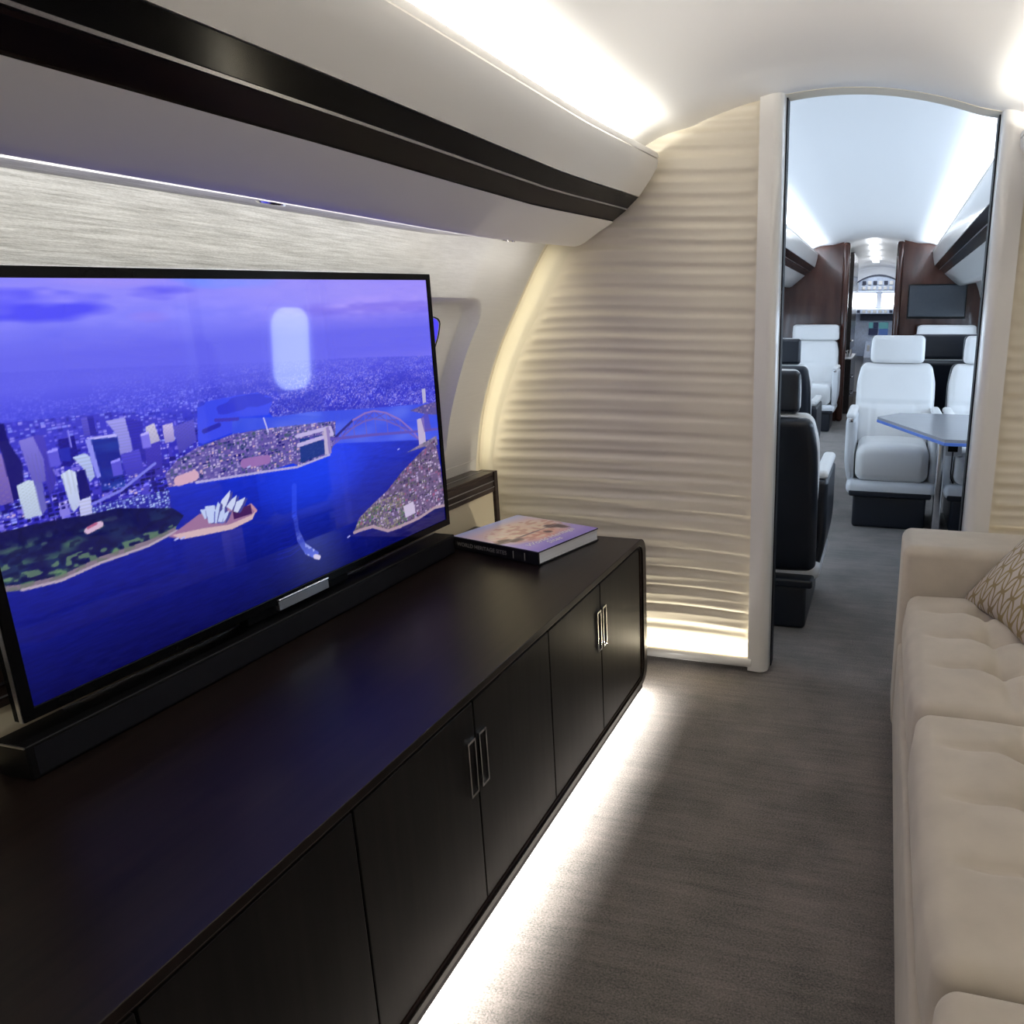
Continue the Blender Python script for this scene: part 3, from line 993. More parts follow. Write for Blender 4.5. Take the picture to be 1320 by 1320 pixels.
class Paint:
    """painted at twice the mesh resolution, then averaged down"""

    def __init__(self, nu, nv):
        self.nu, self.nv = nu, nv
        self.mu, self.mv = nu * 2, nv * 2
        self.uu = (np.arange(self.mu) + 0.5) / self.mu
        self.vv = (np.arange(self.mv) + 0.5) / self.mv
        self.u, self.v = np.meshgrid(self.uu, self.vv, indexing='ij')
        self.c = np.zeros((self.mu, self.mv, 3))

    def window(self, pts, pad=0.0):
        a = [q[0] for q in pts]
        b = [q[1] for q in pts]
        i0, i1 = np.searchsorted(self.uu, (min(a) - pad, max(a) + pad))
        j0, j1 = np.searchsorted(self.vv, (min(b) - pad * 2, max(b) + pad * 2))
        return slice(i0, i1), slice(j0, j1)

    def inside(self, pts):
        r = np.zeros(self.u.shape, bool)
        w_ = self.window(pts)
        r[w_] = inside(pts, self.u[w_], self.v[w_])
        return r

    def fill(self, mask, col, a=1.0):
        a = np.broadcast_to(np.asarray(a, float), mask.shape)[mask][:, None]
        self.c[mask] = self.c[mask] * (1 - a) + np.array(col, float) * a

    def poly(self, pts, col, a=1.0):
        self.fill(self.inside(pts), col, a)

    def blocks(self, mask, su, sv, cols, dens, seed, jitter=0.3):
        """scatter of small roofs and trees"""
        x = self.u * su + jitter * vnoise(self.u, self.v, 30, 30, seed + 5)
        y = self.v * sv + jitter * vnoise(self.u, self.v, 30, 30, seed + 6)
        ix, iy = np.floor(x), np.floor(y)
        h = hashn(ix, iy, seed)
        k = (hashn(ix, iy, seed + 1) * len(cols)).astype(int) % len(cols)
        fx, fy = x - ix, y - iy
        w_ = 0.45 + 0.5 * hashn(ix, iy, seed + 2)
        hh = 0.4 + 0.55 * hashn(ix, iy, seed + 3)
        on = mask & (h < dens) & (fx < w_) & (fy < hh)
        self.c[on] = np.array(cols, float)[k][on]

    def line(self, pts, wd, col, a=1.0):
        asp = 0.60
        for (x1, y1), (x2, y2) in zip(pts, pts[1:]):
            w_ = self.window(((x1, y1), (x2, y2)), wd * 1.2)
            u, v = self.u[w_], self.v[w_]
            dx, dy = x2 - x1, (y2 - y1) * asp
            L2 = dx * dx + dy * dy + 1e-12
            t = np.clip(((u - x1) * dx + (v - y1) * asp * dy) / L2, 0, 1)
            m = (u - x1 - t * dx) ** 2 + ((v - y1) * asp - t * dy) ** 2 < wd * wd
            k = self.c[w_]
            k[m] = k[m] * (1 - a) + np.array(col, float) * a

    def mesh(self, name, fn, fnmat, parent):
        nu, nv = self.nu, self.nv
        gu, gv = [q.ravel() for q in np.meshgrid(np.linspace(0, 1, nu), np.linspace(0, 1, nv), indexing='ij')]
        P = fn(gu, gv)
        pc = self.c.reshape(nu, 2, nv, 2, 3).mean(axis=(1, 3)).reshape(-1, 3)
        me = bpy.data.meshes.new(name)
        nf = (nu - 1) * (nv - 1)
        i, j_ = np.meshgrid(np.arange(nu - 1), np.arange(nv - 1), indexing='ij')
        a = (i * nv + j_).ravel()
        q = np.stack([a, a + nv, a + nv + 1, a + 1], 1).astype(np.int32)
        me.vertices.add(nu * nv)
        me.vertices.foreach_set('co', np.asarray(P, np.float32).ravel())
        me.loops.add(nf * 4)
        me.loops.foreach_set('vertex_index', q.ravel())
        me.polygons.add(nf)
        me.polygons.foreach_set('loop_start', np.arange(nf, dtype=np.int32) * 4)
        me.update(calc_edges=True)
        at = me.attributes.new('picture', 'FLOAT_COLOR', 'POINT')
        s = np.clip(pc / 255.0, 0, 1)
        l = np.where(s <= 0.04045, s / 12.92, ((s + 0.055) / 1.055) ** 2.4)
        at.data.foreach_set('color', np.concatenate([l, np.ones((len(l), 1))], 1).astype(np.float32).ravel())
        me.validate()
        me.materials.append(fnmat)
        o = bpy.data.objects.new(name, me)
        COL.objects.link(o)
        o.parent = parent
        o.location = -Vector(world_loc(parent))
        return o


def paint_harbour():
    p = Paint(680, 390)
    u, v = p.u, p.v
    n1 = vnoise(u, v, 5, 7, 1)
    n2 = vnoise(u, v, 14, 22, 2)
    n3 = vnoise(u, v, 45, 60, 3)
    n4 = vnoise(u, v, 120, 120, 4)
    nl = 0.5 * vnoise(u, v, 7, 22, 6) + 0.3 * vnoise(u, v, 16, 44, 7) + 0.2 * vnoise(u, v, 40, 90, 8)
    all_ = np.ones(u.shape, bool)
    # sky and haze
    r_ = np.clip((u - .35) / .4, 0, 1)
    p.c = np.stack([126 + 26 * r_ + 44 * (nl - .5), 126 + 12 * r_ + 36 * (nl - .5), 246 - 2 * r_ + 8 * nl], 2)
    p.fill(all_, (152, 138, 248), 0.55 * np.clip((v - 0.90) / 0.10, 0, 1) * np.clip(nl * 1.9, 0, 1))
    for cu, cv, ru, rv, col, s in ((0.05, 0.955, 0.17, 0.024, (70, 68, 248), .95), (0.13, 0.925, 0.09, 0.026, (68, 66, 246), .85),
                                   (0.29, 0.962, 0.06, 0.020, (84, 78, 244), .7), (0.42, 1.0, 0.10, 0.03, (112, 140, 255), .8),
                                   (0.22, 1.0, 0.09, 0.03, (160, 144, 246), .6), (0.62, 0.97, 0.22, 0.05, (156, 146, 248), .5),
                                   (0.85, 0.90, 0.30, 0.025, (116, 100, 230), .55), (0.27, 0.90, .04, .018, (146, 124, 240), .45)):
        d = ((u - cu) / ru) ** 2 + ((v - cv) / rv) ** 2 + 2.2 * (nl - .5)
        p.fill(all_, col, s * np.clip(1.3 - d, 0, 1))
    p.fill(all_, (108, 106, 238), 0.5 * np.clip((0.86 - v) / 0.08, 0, 1))
    # water everywhere below, then land on top
    wat = v < 0.70
    d = np.clip(v / 0.5, 0, 1)[..., None]
    side = np.clip(1 - np.abs(u - 0.62) / 0.45, 0, 1)[..., None]
    water = np.array([2, 3, 74]) * (1 - d) + np.array([24, 42, 196]) * d + np.array([6, 24, 62]) * side * (0.25 + 0.75 * d)
    rip = (vnoise(u, v, 60, 260, 9) - .5)[..., None] * np.array([5, 8, 18])
    p.c[wat] = (water + rip)[wat]
    p.fill(wat & (u > 0.42), (34, 70, 248), 0.6 * np.clip(1 - ((u - 0.56) / 0.17) ** 2 - ((v - 0.36) / 0.14) ** 2, 0, 1))
    # far city: roofs get smaller and paler towards the hazy horizon
    m = p.inside(TVP['far_city'])
    p.fill(m, (46, 48, 204))
    p.blocks(m & (n2 > 0.22) & (v > .66), 300, 300, [(92, 96, 232), (112, 118, 240), (66, 72, 222), (136, 132, 240)], .6, 11)
    p.blocks(m & (v < .70) & (n2 > .30), 210, 190, [(122, 128, 242), (146, 152, 246), (84, 82, 216), (30, 40, 186)], .55, 12)
    p.blocks(m & (v < .66) & (u < .34), 150, 130, [(132, 140, 245), (150, 150, 244), (64, 60, 206), (26, 30, 170)], .5, 15)
    p.blocks(m & (u > .42) & (n3 > .3), 230, 200, [(138, 130, 222), (168, 156, 226), (112, 104, 208), (80, 82, 206)], .6, 13)
    p.fill(m & (v < .72), (34, 36, 180), .5 * np.clip((.5 - nl) * 4, 0, 1))
    p.fill(m & (v > .66), (40, 42, 214), 0.6 * np.clip((n1 - .35) * 2.2, 0, 1))
    p.fill(all_, (98, 98, 236), np.clip((v - 0.58) / 0.17, 0, 1) ** 1.3 * 0.92 * np.clip((.90 - v) / .08, 0, 1))
    p.poly(TVP['bay'], (60, 74, 234))
    p.poly(TVP['strait'], (56, 78, 226))
    p.fill(p.inside(TVP['strait']), (92, 112, 234), np.clip((n2 - .4) * 1.3, 0, .7))
    p.fill(p.inside(TVP['bay']) & (nl > .55), (50, 54, 206), .8)
    p.line([(.33, .575), (.36, .585)], .004, (44, 44, 176))
    p.line([(.355, .60), (.40, .592)], .003, (64, 56, 186))
    # town behind the towers
    m = p.inside(TVP['town'])
    p.fill(m, (46, 42, 186))
    p.blocks(m, 150, 140, [(128, 120, 232), (166, 158, 240), (70, 64, 210), (24, 20, 140), (140, 150, 245)], .62, 21)
    p.fill(m & (v > .60), (84, 84, 226), .35)
    p.blocks(m & (v < .55), 80, 70, [(24, 18, 130), (34, 30, 160), (60, 52, 190), (110, 100, 220)], .6, 22)
    P_ = lambda k, c_: p.poly(TVP[k], c_)

    def tower(k, c_, g=.25, nv_=900, nu_=0.0):
        """a block with rows of windows, darker towards its foot"""
        q = TVP[k]
        m_ = p.inside(q)
        lo_, hi_ = min(b for a, b in q), max(b for a, b in q)
        p.fill(m_, c_)
        p.fill(m_, (20, 16, 130), g * np.clip((hi_ - v) / (hi_ - lo_), 0, 1))
        wv = np.sin(v * nv_) * (np.sin(u * nu_) if nu_ else 1)
        p.fill(m_ & (wv > .25), [x * .82 for x in c_], .55)
    tower('L', (90, 84, 212)); tower('L2', (44, 40, 176))
    tower('Hh', (160, 158, 244), .2, 800); tower('H2', (52, 48, 192), .4, 800)
    tower('J', (200, 186, 236), .3, 700, 900); tower('J2', (92, 86, 208), .4, 700, 700)
    tower('I2', (68, 58, 194), .4, 700, 900); tower('I', (206, 200, 226), .2, 500, 900)
    tower('K', (80, 74, 216), .5, 760)
    tower('B', (126, 118, 218), .3, 10, 1300); tower('B2', (72, 62, 190), .3, 10, 1200); tower('F', (26, 20, 150), .3, 600, 500)
    p.poly([(.100, .60), (.116, .60), (.114, .565), (.101, .57)], (34, 40, 176))
    tower('A0', (150, 124, 204), .4, 500, 600); P_('A', (16, 12, 112))
    P_('G', (22, 32, 146)); p.fill(p.inside(TVP['G']), (34, 70, 176), np.clip((nl - .42) * 3, 0, .8))
    P_('Gt', (180, 176, 250)); P_('G2', (138, 140, 240))
    p.line([(.118, .64), (.118, .60)], .0012, (130, 126, 236))
    for q, c_ in (((.086, .60), (90, 84, 214)), ((.168, .545), (86, 80, 210)), ((.105, .50), (64, 56, 190)), ((.085, .47), (130, 122, 224)),
                  ((.155, .468), (40, 34, 160)), ((.205, .465), (70, 62, 196)), ((.09, .435), (50, 44, 170)), ((.22, .60), (120, 112, 230))):
        x, y = q
        p.poly([(x, y), (x + .014, y + .004), (x + .014, y - .04), (x, y - .04)], c_)
        p.poly([(x, y), (x + .014, y + .004), (x + .014, y - .003), (x, y - .006)], [min(255, k + 60) for k in c_])
    tower('E', (186, 202, 246), .15, 700); tower('D', (206, 218, 246), .15, 20, 1000); P_('D2', (16, 14, 112)); tower('D3', (200, 204, 246), .1, 700)
    # streets in shade at the foot of the towers
    m = (u < .25) & (v < .50) & (v > .41)
    p.blocks(m & (n3 < .5), 110, 90, [(20, 16, 116), (16, 14, 100)], .8, 27)
    p.blocks(m & (n3 > .62), 170, 150, [(196, 170, 208), (150, 150, 230), (110, 110, 210)], .45, 28)
    tower('C', (200, 216, 236), .12, 800, 900); P_('C2', (98, 96, 186)); P_('D2', (16, 14, 112)); tower('D', (206, 218, 246), .15, 20, 1000); tower('D3', (200, 204, 246), .1, 700)
    m = p.inside(TVP['roofs'])
    p.fill(m, (40, 40, 160))
    p.blocks(m, 200, 170, [(150, 176, 226), (170, 186, 240), (110, 120, 220)], .7, 29)
    p.line([(.13, .448), (.175, .465), (.235, .515)], .0022, (120, 122, 226))
    # gardens and shore
    m = p.inside(TVP['garden'])
    p.fill(m, (12, 14, 82))
    sh = np.clip((.415 - v) / .05, 0, 1)
    p.fill(m, (28, 48, 92), .8 * sh * np.clip((n3 - .35) * 3, 0, 1))
    mm = p.inside(TVP['gpatch'])
    p.fill(m & (mm | (nl > .56)), (74, 112, 88), sh * .85 * np.clip((n3 - .3) * 2.2, 0, 1))
    p.fill(m & (n4 > .6) & (nl > .45), (112, 146, 104), .7 * sh)
    p.fill(m & (n4 < .32), (10, 12, 70), .7)
    p.line([(.117, .385), (.135, .392)], .005, (206, 176, 206))
    p.line([(.118, .392), (.130, .397)], .002, (170, 90, 130))
    p.poly(TVP['shore'], (128, 112, 132))
    p.fill(p.inside(TVP['shore']) & (n4 > .55), (96, 110, 96), .6)
    p.line(TVP['shore'][6:11], .0020, (176, 160, 182))
    # the point with the sail-roofed hall
    p.poly(TVP['point'], (152, 110, 152))
    p.poly(TVP['point2'], (206, 176, 184))
    p.line([(.376, .315), (.40, .322), (.409, .30)], .003, (190, 140, 160))
    p.fill((u > .36) & (u < .40) & (v > .295) & (v < .325), (58, 22, 84), .9)
    p.fill((np.abs(u - .352) < .022) & (v < .265) & (v > .12), (84, 70, 150), .45 * np.clip((v - .12) / .145, 0, 1))
    for k in ('s3', 's4', 's5', 's1', 's2', 's6', 's7', 's8'):
        q = TVP[k]
        p.poly([(a + .005, b - .004) for a, b in q], (70, 70, 150))
        p.poly(q, (200, 208, 240) if k in ('s3', 's4', 's5') else (186, 200, 240))
    for k in ('s6', 's7', 's8'):
        q = TVP[k]
        p.line([q[0], q[-1]], .0012, (96, 104, 190))
    # old quarter by the bridge
    m = p.inside(TVP['rocks'])
    p.fill(m, (96, 84, 164))
    p.blocks(m, 150, 140, [(186, 172, 216), (160, 146, 206), (204, 172, 190), (120, 96, 176), (66, 84, 122), (150, 136, 200), (70, 60, 150)], .78, 41, .8)
    p.blocks(m & (n3 > .58), 110, 110, [(40, 52, 110), (34, 28, 120), (60, 80, 104)], .6, 42)
    p.line([(.40, .455), (.45, .45)], .009, (150, 108, 176))
    p.line([(.27, .452), (.298, .456)], .009, (208, 166, 190))
    p.line([(.30, .435), (.45, .412), (.52, .40), (.61, .412)], .0022, (176, 168, 220))
    p.line([(.456, .58), (.462, .535)], .0016, (190, 186, 236))
    p.fill(p.inside([(.535, .49), (.60, .485), (.60, .42), (.53, .41)]), (26, 52, 134), .9)
    # bridge
    a1, a2 = TVP['arch'], TVP['arch2']
    for q in range(len(a1)):
        x = a1[q][0]
        p.line([a1[q], (x, .462 - .165 * (x - .62))], .0010, (112, 92, 190))
        if q:
            p.line([a1[q - 1], a2[q]], .0010, (88, 72, 178))
            p.line([a2[q - 1], a1[q]], .0010, (88, 72, 178))
    p.line(a1[:3], .0026, (40, 36, 132))
    p.line(a1[2:], .0020, (140, 108, 190))
    p.line(a2, .0018, (110, 90, 186))
    p.line(TVP['deck'], .0030, (92, 76, 184))
    p.line([(.53, .50), (.62, .505), (.625, .48), (.53, .47)], .004, (188, 176, 226))
    for k in ('pyl', 'pyl2'):
        p.poly(TVP[k], (186, 172, 208))
    p.poly([(.609, .508), (.617, .509), (.616, .416), (.608, .416)], (142, 124, 190))
    p.poly(TVP['isl2'], (84, 76, 150))
    p.blocks(p.inside(TVP['isl2']), 120, 110, [(120, 96, 150), (70, 66, 140), (150, 130, 180)], .6, 45)
    p.poly(TVP['pylf'], (176, 174, 210))
    p.fill(p.inside([(.93, .46), (.96, .48), (.97, .40), (.94, .40)]), (90, 70, 170), .7)
    m = p.inside(TVP['islet'])
    p.fill(m, (120, 108, 140))
    p.blocks(m, 120, 110, [(90, 100, 110), (150, 130, 160)], .6, 46)
    # near headland
    m = p.inside(TVP['head'])
    p.fill(m, (104, 86, 128))
    p.blocks(m, 96, 86, [(180, 162, 200), (160, 144, 190), (140, 112, 156), (196, 180, 210), (150, 84, 124), (96, 84, 120), (70, 58, 100)], .72, 51, .9)
    p.blocks(m & (n3 > .5), 120, 100, [(70, 66, 84), (44, 36, 84), (92, 96, 90)], .6, 52, .9)
    lo = m & (v < .19) & (u < .84)
    p.blocks(lo, 130, 110, [(104, 110, 84), (134, 130, 110), (84, 84, 84), (70, 120, 76), (150, 136, 140)], .75, 53, .9)
    p.line([(.655, .106), (.679, .105), (.715, .100), (.766, .059), (.809, .055), (.887, .057), (.955, .072), (1.0, .064)], .0035, (170, 146, 160))
    p.fill(p.inside([(.83, .13), (.87, .135), (.875, .085), (.835, .08)]), (196, 184, 214))
    # wake and boats
    m = p.inside(TVP['wake'])
    p.fill(m, (96, 112, 232), .35 + .55 * np.clip((.2 - v) / .13, 0, 1))
    p.fill(m & (n4 > .55), (170, 178, 240), np.clip((.19 - v) / .1, 0, 1))
    p.line([(.536, .078), (.545, .070)], .005, (206, 196, 226))
    p.line([(.496, .24), (.506, .34)], .006, (56, 84, 242), .5)
    for q in ((.245, .291), (.256, .288), (.634, .098), (.83, .36), (.405, .44)):
        p.line([q, (q[0] + .006, q[1] + .002)], .0016, (176, 176, 236))
    for q in range(9):
        y_ = .12 + .016 * q
        p.line([(.44 + .004 * q, y_), (.475, y_ - .004), (.50, y_ + .006)], .0010, (16, 28, 170), .6)
    return p


pic = paint_harbour()
pic.mesh('screen', lambda u, v: np.stack([np.full(u.shape, TX - 0.001), SY0 + (SY1 - SY0) * u, SZ0 + v * (0.627 + 0.0481 * u) * KT], 1), M['screen'], tv)

# ------------------------------------------------------------------ sound bar under the television
sb = thing('soundbar', (-1.225, 1.27, 0.55), 'long low black soundbar lying on the console under the television', 'speaker')
MB().rbox(-1.258, -1.190, 0.70, 1.862, 0.5505, 0.607, 0.003, (2, 8, 2), 2).build('body', M['black_plastic'], sb)
MB().box(-1.1905, -1.1892, 0.71, 1.852, 0.556, 0.601).build('grille', M['black_seal'], sb)
MB().box(-1.256, -1.192, 0.6985, 0.7003, 0.6035, 0.6065).build('end_trim', M['brushed'], sb)
MB().box(-1.255, -1.2515, 0.80, 1.855, 0.6068, 0.6085).build('trim_line', M['brushed'], sb)

# ------------------------------------------------------------------ book
bk = thing('book', (-1.022, 1.992, 0.55), 'thick hardback picture book with black spine lying on the console corner', 'book')
BL, BWd, BT = 0.163, 0.142, 0.040         # half length along the spine, half depth, thickness


def place(o):
    o.location = (0, 0, 0)
    return o


place(MB().rbox(-BL, BL, -BWd, BWd, 0.0, 0.004, 0.0012, (2, 2, 2), 2).build('back_board', M['cover_black'], bk))
place(MB().rbox(-BL, BL, -BWd, BWd, BT - 0.004, BT, 0.0012, (2, 2, 2), 2).build('front_board', M['cover_black'], bk))
place(MB().rbox(-BL, BL, -BWd - 0.002, -BWd + 0.005, 0.0005, BT - 0.0005, 0.0025, (2, 2, 2), 3).build('spine', M['cover_black'], bk))
place(MB().box(-BL + 0.004, BL - 0.003, -BWd + 0.005, BWd - 0.004, 0.004, BT - 0.004).build('pages', M['paper'], bk))


def paint_cover():
    p = Paint(110, 96)
    u, v = p.u, p.v            # u along the spine (left end to right end), v from spine to fore edge
    n2 = vnoise(u, v, 9, 9, 71)
    n3 = vnoise(u, v, 26, 20, 72)
    al = np.ones(u.shape, bool)
    a = np.clip(u / 0.9, 0, 1)[..., None]
    p.c = np.array([206, 216, 255]) * (1 - a) + np.array([176, 152, 232]) * a  # print colours lightened to stand in for glare from the cove light
    p.fill(al, (250, 222, 222), np.clip(1.1 - ((u - .30) / .26) ** 2, 0, 1) * .8)
    d = ((u - .46) / .30) ** 2 + ((v - .52) / .52) ** 2
    p.fill(al, (255, 226, 196), np.clip(1.35 - d + .3 * (n2 - .5), 0, 1))
    p.fill(al, (250, 184, 160), np.clip(1.0 - ((u - .68) / .16) ** 2 - ((v - .55) / .42) ** 2 + .4 * (n2 - .5), 0, 1))
    p.fill(al & (n3 > .55) & (d < .9), (206, 140, 116), .55)
    p.fill(al & (n3 < .30) & (d < .8), (255, 240, 214), .7)
    for cu, cv, ru, rv in ((.53, .10, .07, .12), (.60, .22, .05, .10), (.57, .82, .08, .10), (.66, .86, .09, .06), (.56, .45, .015, .30), (.66, .62, .05, .05)):
        q = ((u - cu) / ru) ** 2 + ((v - cv) / rv) ** 2 + .8 * (n3 - .5)
        p.fill(al, (74, 44, 52), .9 * np.clip(1.5 - 1.5 * q, 0, 1))
    p.line([(.56, .02), (.57, .95)], .006, (190, 170, 180), .6)
    p.fill(al, (150, 132, 224), np.clip((u - .84) / .12 + .5 * (n2 - .5), 0, 1))
    p.fill(al & (np.sin(v * 130) > .4) & (u > .15) & (u < .45) & (n2 > .5), (240, 190, 200), .4)
    return p


cov = paint_cover().mesh('cover_picture', lambda u, v: np.stack([-BL + 2 * BL * u, -BWd + 2 * BWd * v, np.full(u.shape, BT + 0.0003)], 1), M['cover'], bk)
cov.location = (0, 0, 0)


def text(body, name, size, m, parent, mtx, shear=0.0, spacing=1.0):
    cu = bpy.data.curves.new(name, 'FONT')
    cu.body = body
    cu.size = size
    cu.align_x = 'CENTER'
    cu.align_y = 'CENTER'
    cu.shear = shear
    cu.space_character = spacing
    cu.extrude = 0.0001
    cu.offset = 0.0002
    f = bpy.data.objects.new(name, cu)
    COL.objects.link(f)
    me = bpy.data.meshes.new_from_object(f.evaluated_get(bpy.context.evaluated_depsgraph_get()))
    bpy.data.objects.remove(f)
    me.materials.clear()
    me.materials.append(m)
    o = bpy.data.objects.new(name, me)
    COL.objects.link(o)
    o.parent = parent
    o.matrix_local = mtx
    return o


# cover title reads from the fore edge side; spine title runs along the spine
up = Matrix.Translation((0.098, -0.010, BT + 0.0006)) @ Matrix.Rotation(math.radians(90), 4, 'Z')
text('World Heritage', 'cover_title', 0.033, M['white_ink'], bk, up, 0.35)
up2 = Matrix.Translation((0.128, -0.030, BT + 0.0006)) @ Matrix.Rotation(math.radians(90), 4, 'Z')
text('Sites', 'cover_title', 0.033, M['white_ink'], bk, up2, 0.35)
sp = Matrix.Translation((-0.050, -BWd - 0.0024, BT * 0.48)) @ Matrix.Rotation(math.radians(90), 4, 'X')
text('WORLD HERITAGE SITES', 'spine_title', 0.0165, M['grey_ink'], bk, sp, 0.0, 1.06)
for xx in (0.070, 0.112):
    place(MB().box(xx, xx + 0.003, -BWd - 0.0026, -BWd - 0.0018, 0.008, BT - 0.010).build('spine_mark', M['grey_ink'], bk))
bk.rotation_euler = (0, 0, math.radians(-14.4))

# ------------------------------------------------------------------ sofa
sofa = thing('sofa', (0.5, 1.1, 0.0), 'long beige tufted sofa along the right side of the aisle', 'sofa')
SX0, SX1 = 0.088, 0.93
MB().rbox(SX0, SX1, 0.05, 2.12, 0.035, 0.30, 0.012, (4, 12, 4), 3).build('base', M['sofa'], sofa)
MB().box(SX0 + 0.05, SX1 - 0.03, 0.08, 2.25, 0.0, 0.04).build('plinth', M['black_seal'], sofa)


def arm_fn(l, p):
    return p


MB().rbox(SX0 - 0.004, SX1, 2.105, 2.335, 0.012, 0.597, 0.030, (6, 4, 6), 5).build('arm', M['sofa'], sofa)
MB().rbox(SX0 - 0.004, SX1, -0.19, 0.045, 0.012, 0.597, 0.030, (6, 4, 6), 5).build('arm', M['sofa'], sofa)


def seat_cushion(ya, yb, seed):
    rows = [ya + (yb - ya) * q for q in (0.31, 0.56, 0.80)]
    cols = [0.292, 0.47, 0.65]
    rnd = random.Random(seed)
    bumps = [(rnd.uniform(.15, .7), rnd.uniform(ya, yb), rnd.uniform(-.004, .005)) for _ in range(8)]

    def fn(l, p):
        x, y, z = p
        if l[2] > 0.0:
            t = smooth(0.0, 0.9, l[2])
            e = smooth(1.0, 0.55, abs(l[0])) * smooth(1.0, 0.6, abs(l[1]))
            dz = 0.016 * e
            fade = smooth(SX0 + 0.03, SX0 + 0.12, x)
            for r in rows:
                dd = abs(y - r)
                dz -= fade * 0.012 * math.exp(-(dd / 0.011) ** 2)
                dz -= fade * 0.009 * math.exp(-(dd / 0.035) ** 2)
            for c_ in cols:
                dx = abs(x - c_)
                w_ = smooth(ya, ya + .1, y) * smooth(yb, yb - .1, y)
                dz -= w_ * 0.008 * math.exp(-(dx / 0.010) ** 2)
                dz -= w_ * 0.006 * math.exp(-(dx / 0.03) ** 2)
                for r in rows:
                    q = math.hypot(dx, y - r)
                    dz -= 0.028 * math.exp(-(q / 0.030) ** 2)
            for bx, by, bh in bumps:
                dz += bh * math.exp(-((x - bx) ** 2 + (y - by) ** 2) / 0.012)
            z += dz * t
        # front face bulges out a little
        if l[0] < -0.6:
            x -= 0.012 * (1 - abs(l[2]) ** 2) * smooth(1.0, 0.7, abs(l[1]))
        return Vector((x, y, z))
    mb = MB().rbox(SX0 + 0.016, 0.80, ya + 0.003, yb - 0.003, 0.298, 0.462, 0.030, (90, 84, 5), 5, fn)
    return mb.build('seat_cushion', M['sofa'], sofa, angle=80)


for i, (a, b) in enumerate(((1.432, 2.104), (0.782, 1.428), (0.068, 0.778))):
    seat_cushion(a, b, i)
    MB().rbox(0.735, 0.925, a + 0.004, b - 0.004, 0.445, 0.86, 0.05, (4, 6, 6), 4).build('back_cushion', M['sofa'], sofa)

pil = thing('cushion', (0.335, 1.87, 0.467), 'pale throw cushion woven with gold interlocking rings leaning in the sofa corner', 'cushion')


def pil_fn(l, p):
    # plump middle, pinched edges and pointed corners
    ex = 1 - abs(l[0]) ** 2.2
    ey = 1 - abs(l[1]) ** 2.2
    t = 0.10 + 0.90 * max(ex, 0) ** 0.55 * max(ey, 0) ** 0.55
    pull = 1 + 0.05 * abs(l[0]) * abs(l[1]) - 0.045 * (ex * (abs(l[1]) > .6) * abs(l[1]) ** 3 + ey * (abs(l[0]) > .6) * abs(l[0]) ** 3)
    return Vector((p.x * pull, p.y * pull, p.z * t))


po = MB().rbox(-0.225, 0.225, -0.225, 0.225, -0.075, 0.075, 0.02, (22, 22, 2), 3, pil_fn).build('cover', M['pillow'], pil, angle=180)
po.location = (0, 0, 0)
PB = Vector((0.30, -0.95, 0.0)).normalized()                      # along the edge that rests on the seat
PU = Vector((0.62, 0.28, 0.72))
PU = (PU - PB * PU.dot(PB)).normalized()
PN = PB.cross(PU)
po.matrix_local = Matrix.Translation(PU * 0.222) @ Matrix((PB, PU, PN)).transposed().to_4x4()

# ------------------------------------------------------------------ forward cabin shell
def farch(x):
    return 2.11 - 0.33 * (x - XC) ** 2 + 0.05 * smooth(0.44, 0.66, abs(x - XC))


FY0 = BK + 0.071
cf = MB()
xs3 = lin_space(XC - 0.95, XC + 0.95, 40)
ys3 = lin_space(FY0, FB, 12)
cf.grid(lambda x, y: (x, y, farch(x)), xs3, ys3)
cf.build('ceiling.001', M['ceiling'], fix=False)
tag(bpy.data.objects['ceiling.001'], 'bright arched white ceiling of the forward cabin seen through the doorway', 'ceiling', kind='structure')
FW = [(0.0, 1.10), (0.3, 1.20), (0.8, 1.27), (1.2, 1.24), (1.6, 1.13), (1.82, 0.94)]
WIN_Y = [3.00, 3.84, 4.70, 5.55, 6.40, 7.25, 8.10]
for s, nm in ((-1, 'wall_forward_left'), (1, 'wall_forward_right')):
    q = MB()
    q.grid(lambda y, z: (XC + s * spline(FW, z), y, z), [FY0, FB], lin_space(0, 1.82, 24))
    o = q.build(nm, M['locker_white'], fix=False)
    tag(o, 'white curved side wall of the forward cabin, %s side of the aisle' % ('left' if s < 0 else 'right'), 'wall', kind='structure')
    for k, y in enumerate(WIN_Y):
        wn = struct('window_%d' % (2 + k + (0 if s < 0 else len(WIN_Y))), (0, 0, 0))
        wn['label'] = 'bright oval forward cabin window'
        wn['category'] = 'window'
        wn['group'] = 'forward cabin windows'
        ol = rrect(y - 0.15, y + 0.15, 0.80, 1.28, 0.10, 6)
        oo = rrect(y - 0.20, y + 0.20, 0.75, 1.33, 0.13, 6)
        k_ = len(ol)

        def at(p, d):
            return (XC + s * (spline(FW, p[1]) - d), p[0], p[1])
        pm = MB()
        cs = [(y + (a - y) * t, 1.04 + (b - 1.04) * t) for t in (0, .5, 1) for a, b in ol]
        pm.add([at(p, 0.012) for p in cs], [(i * k_ + j_, i * k_ + (j_ + 1) % k_, (i + 1) * k_ + (j_ + 1) % k_, (i + 1) * k_ + j_) for i in range(2) for j_ in range(k_)])
        pm.build('pane', M['window_day'], wn, fix=False)
        fm = MB()
        fm.add([at(p, 0.004) for p in oo] + [at(p, 0.03) for p in oo] + [at(p, 0.014) for p in ol],
               [(i * k_ + j_, i * k_ + (j_ + 1) % k_, (i + 1) * k_ + (j_ + 1) % k_, (i + 1) * k_ + j_) for i in range(2) for j_ in range(k_)])
        fm.build('frame', M['white_gloss'], wn, fix=False)

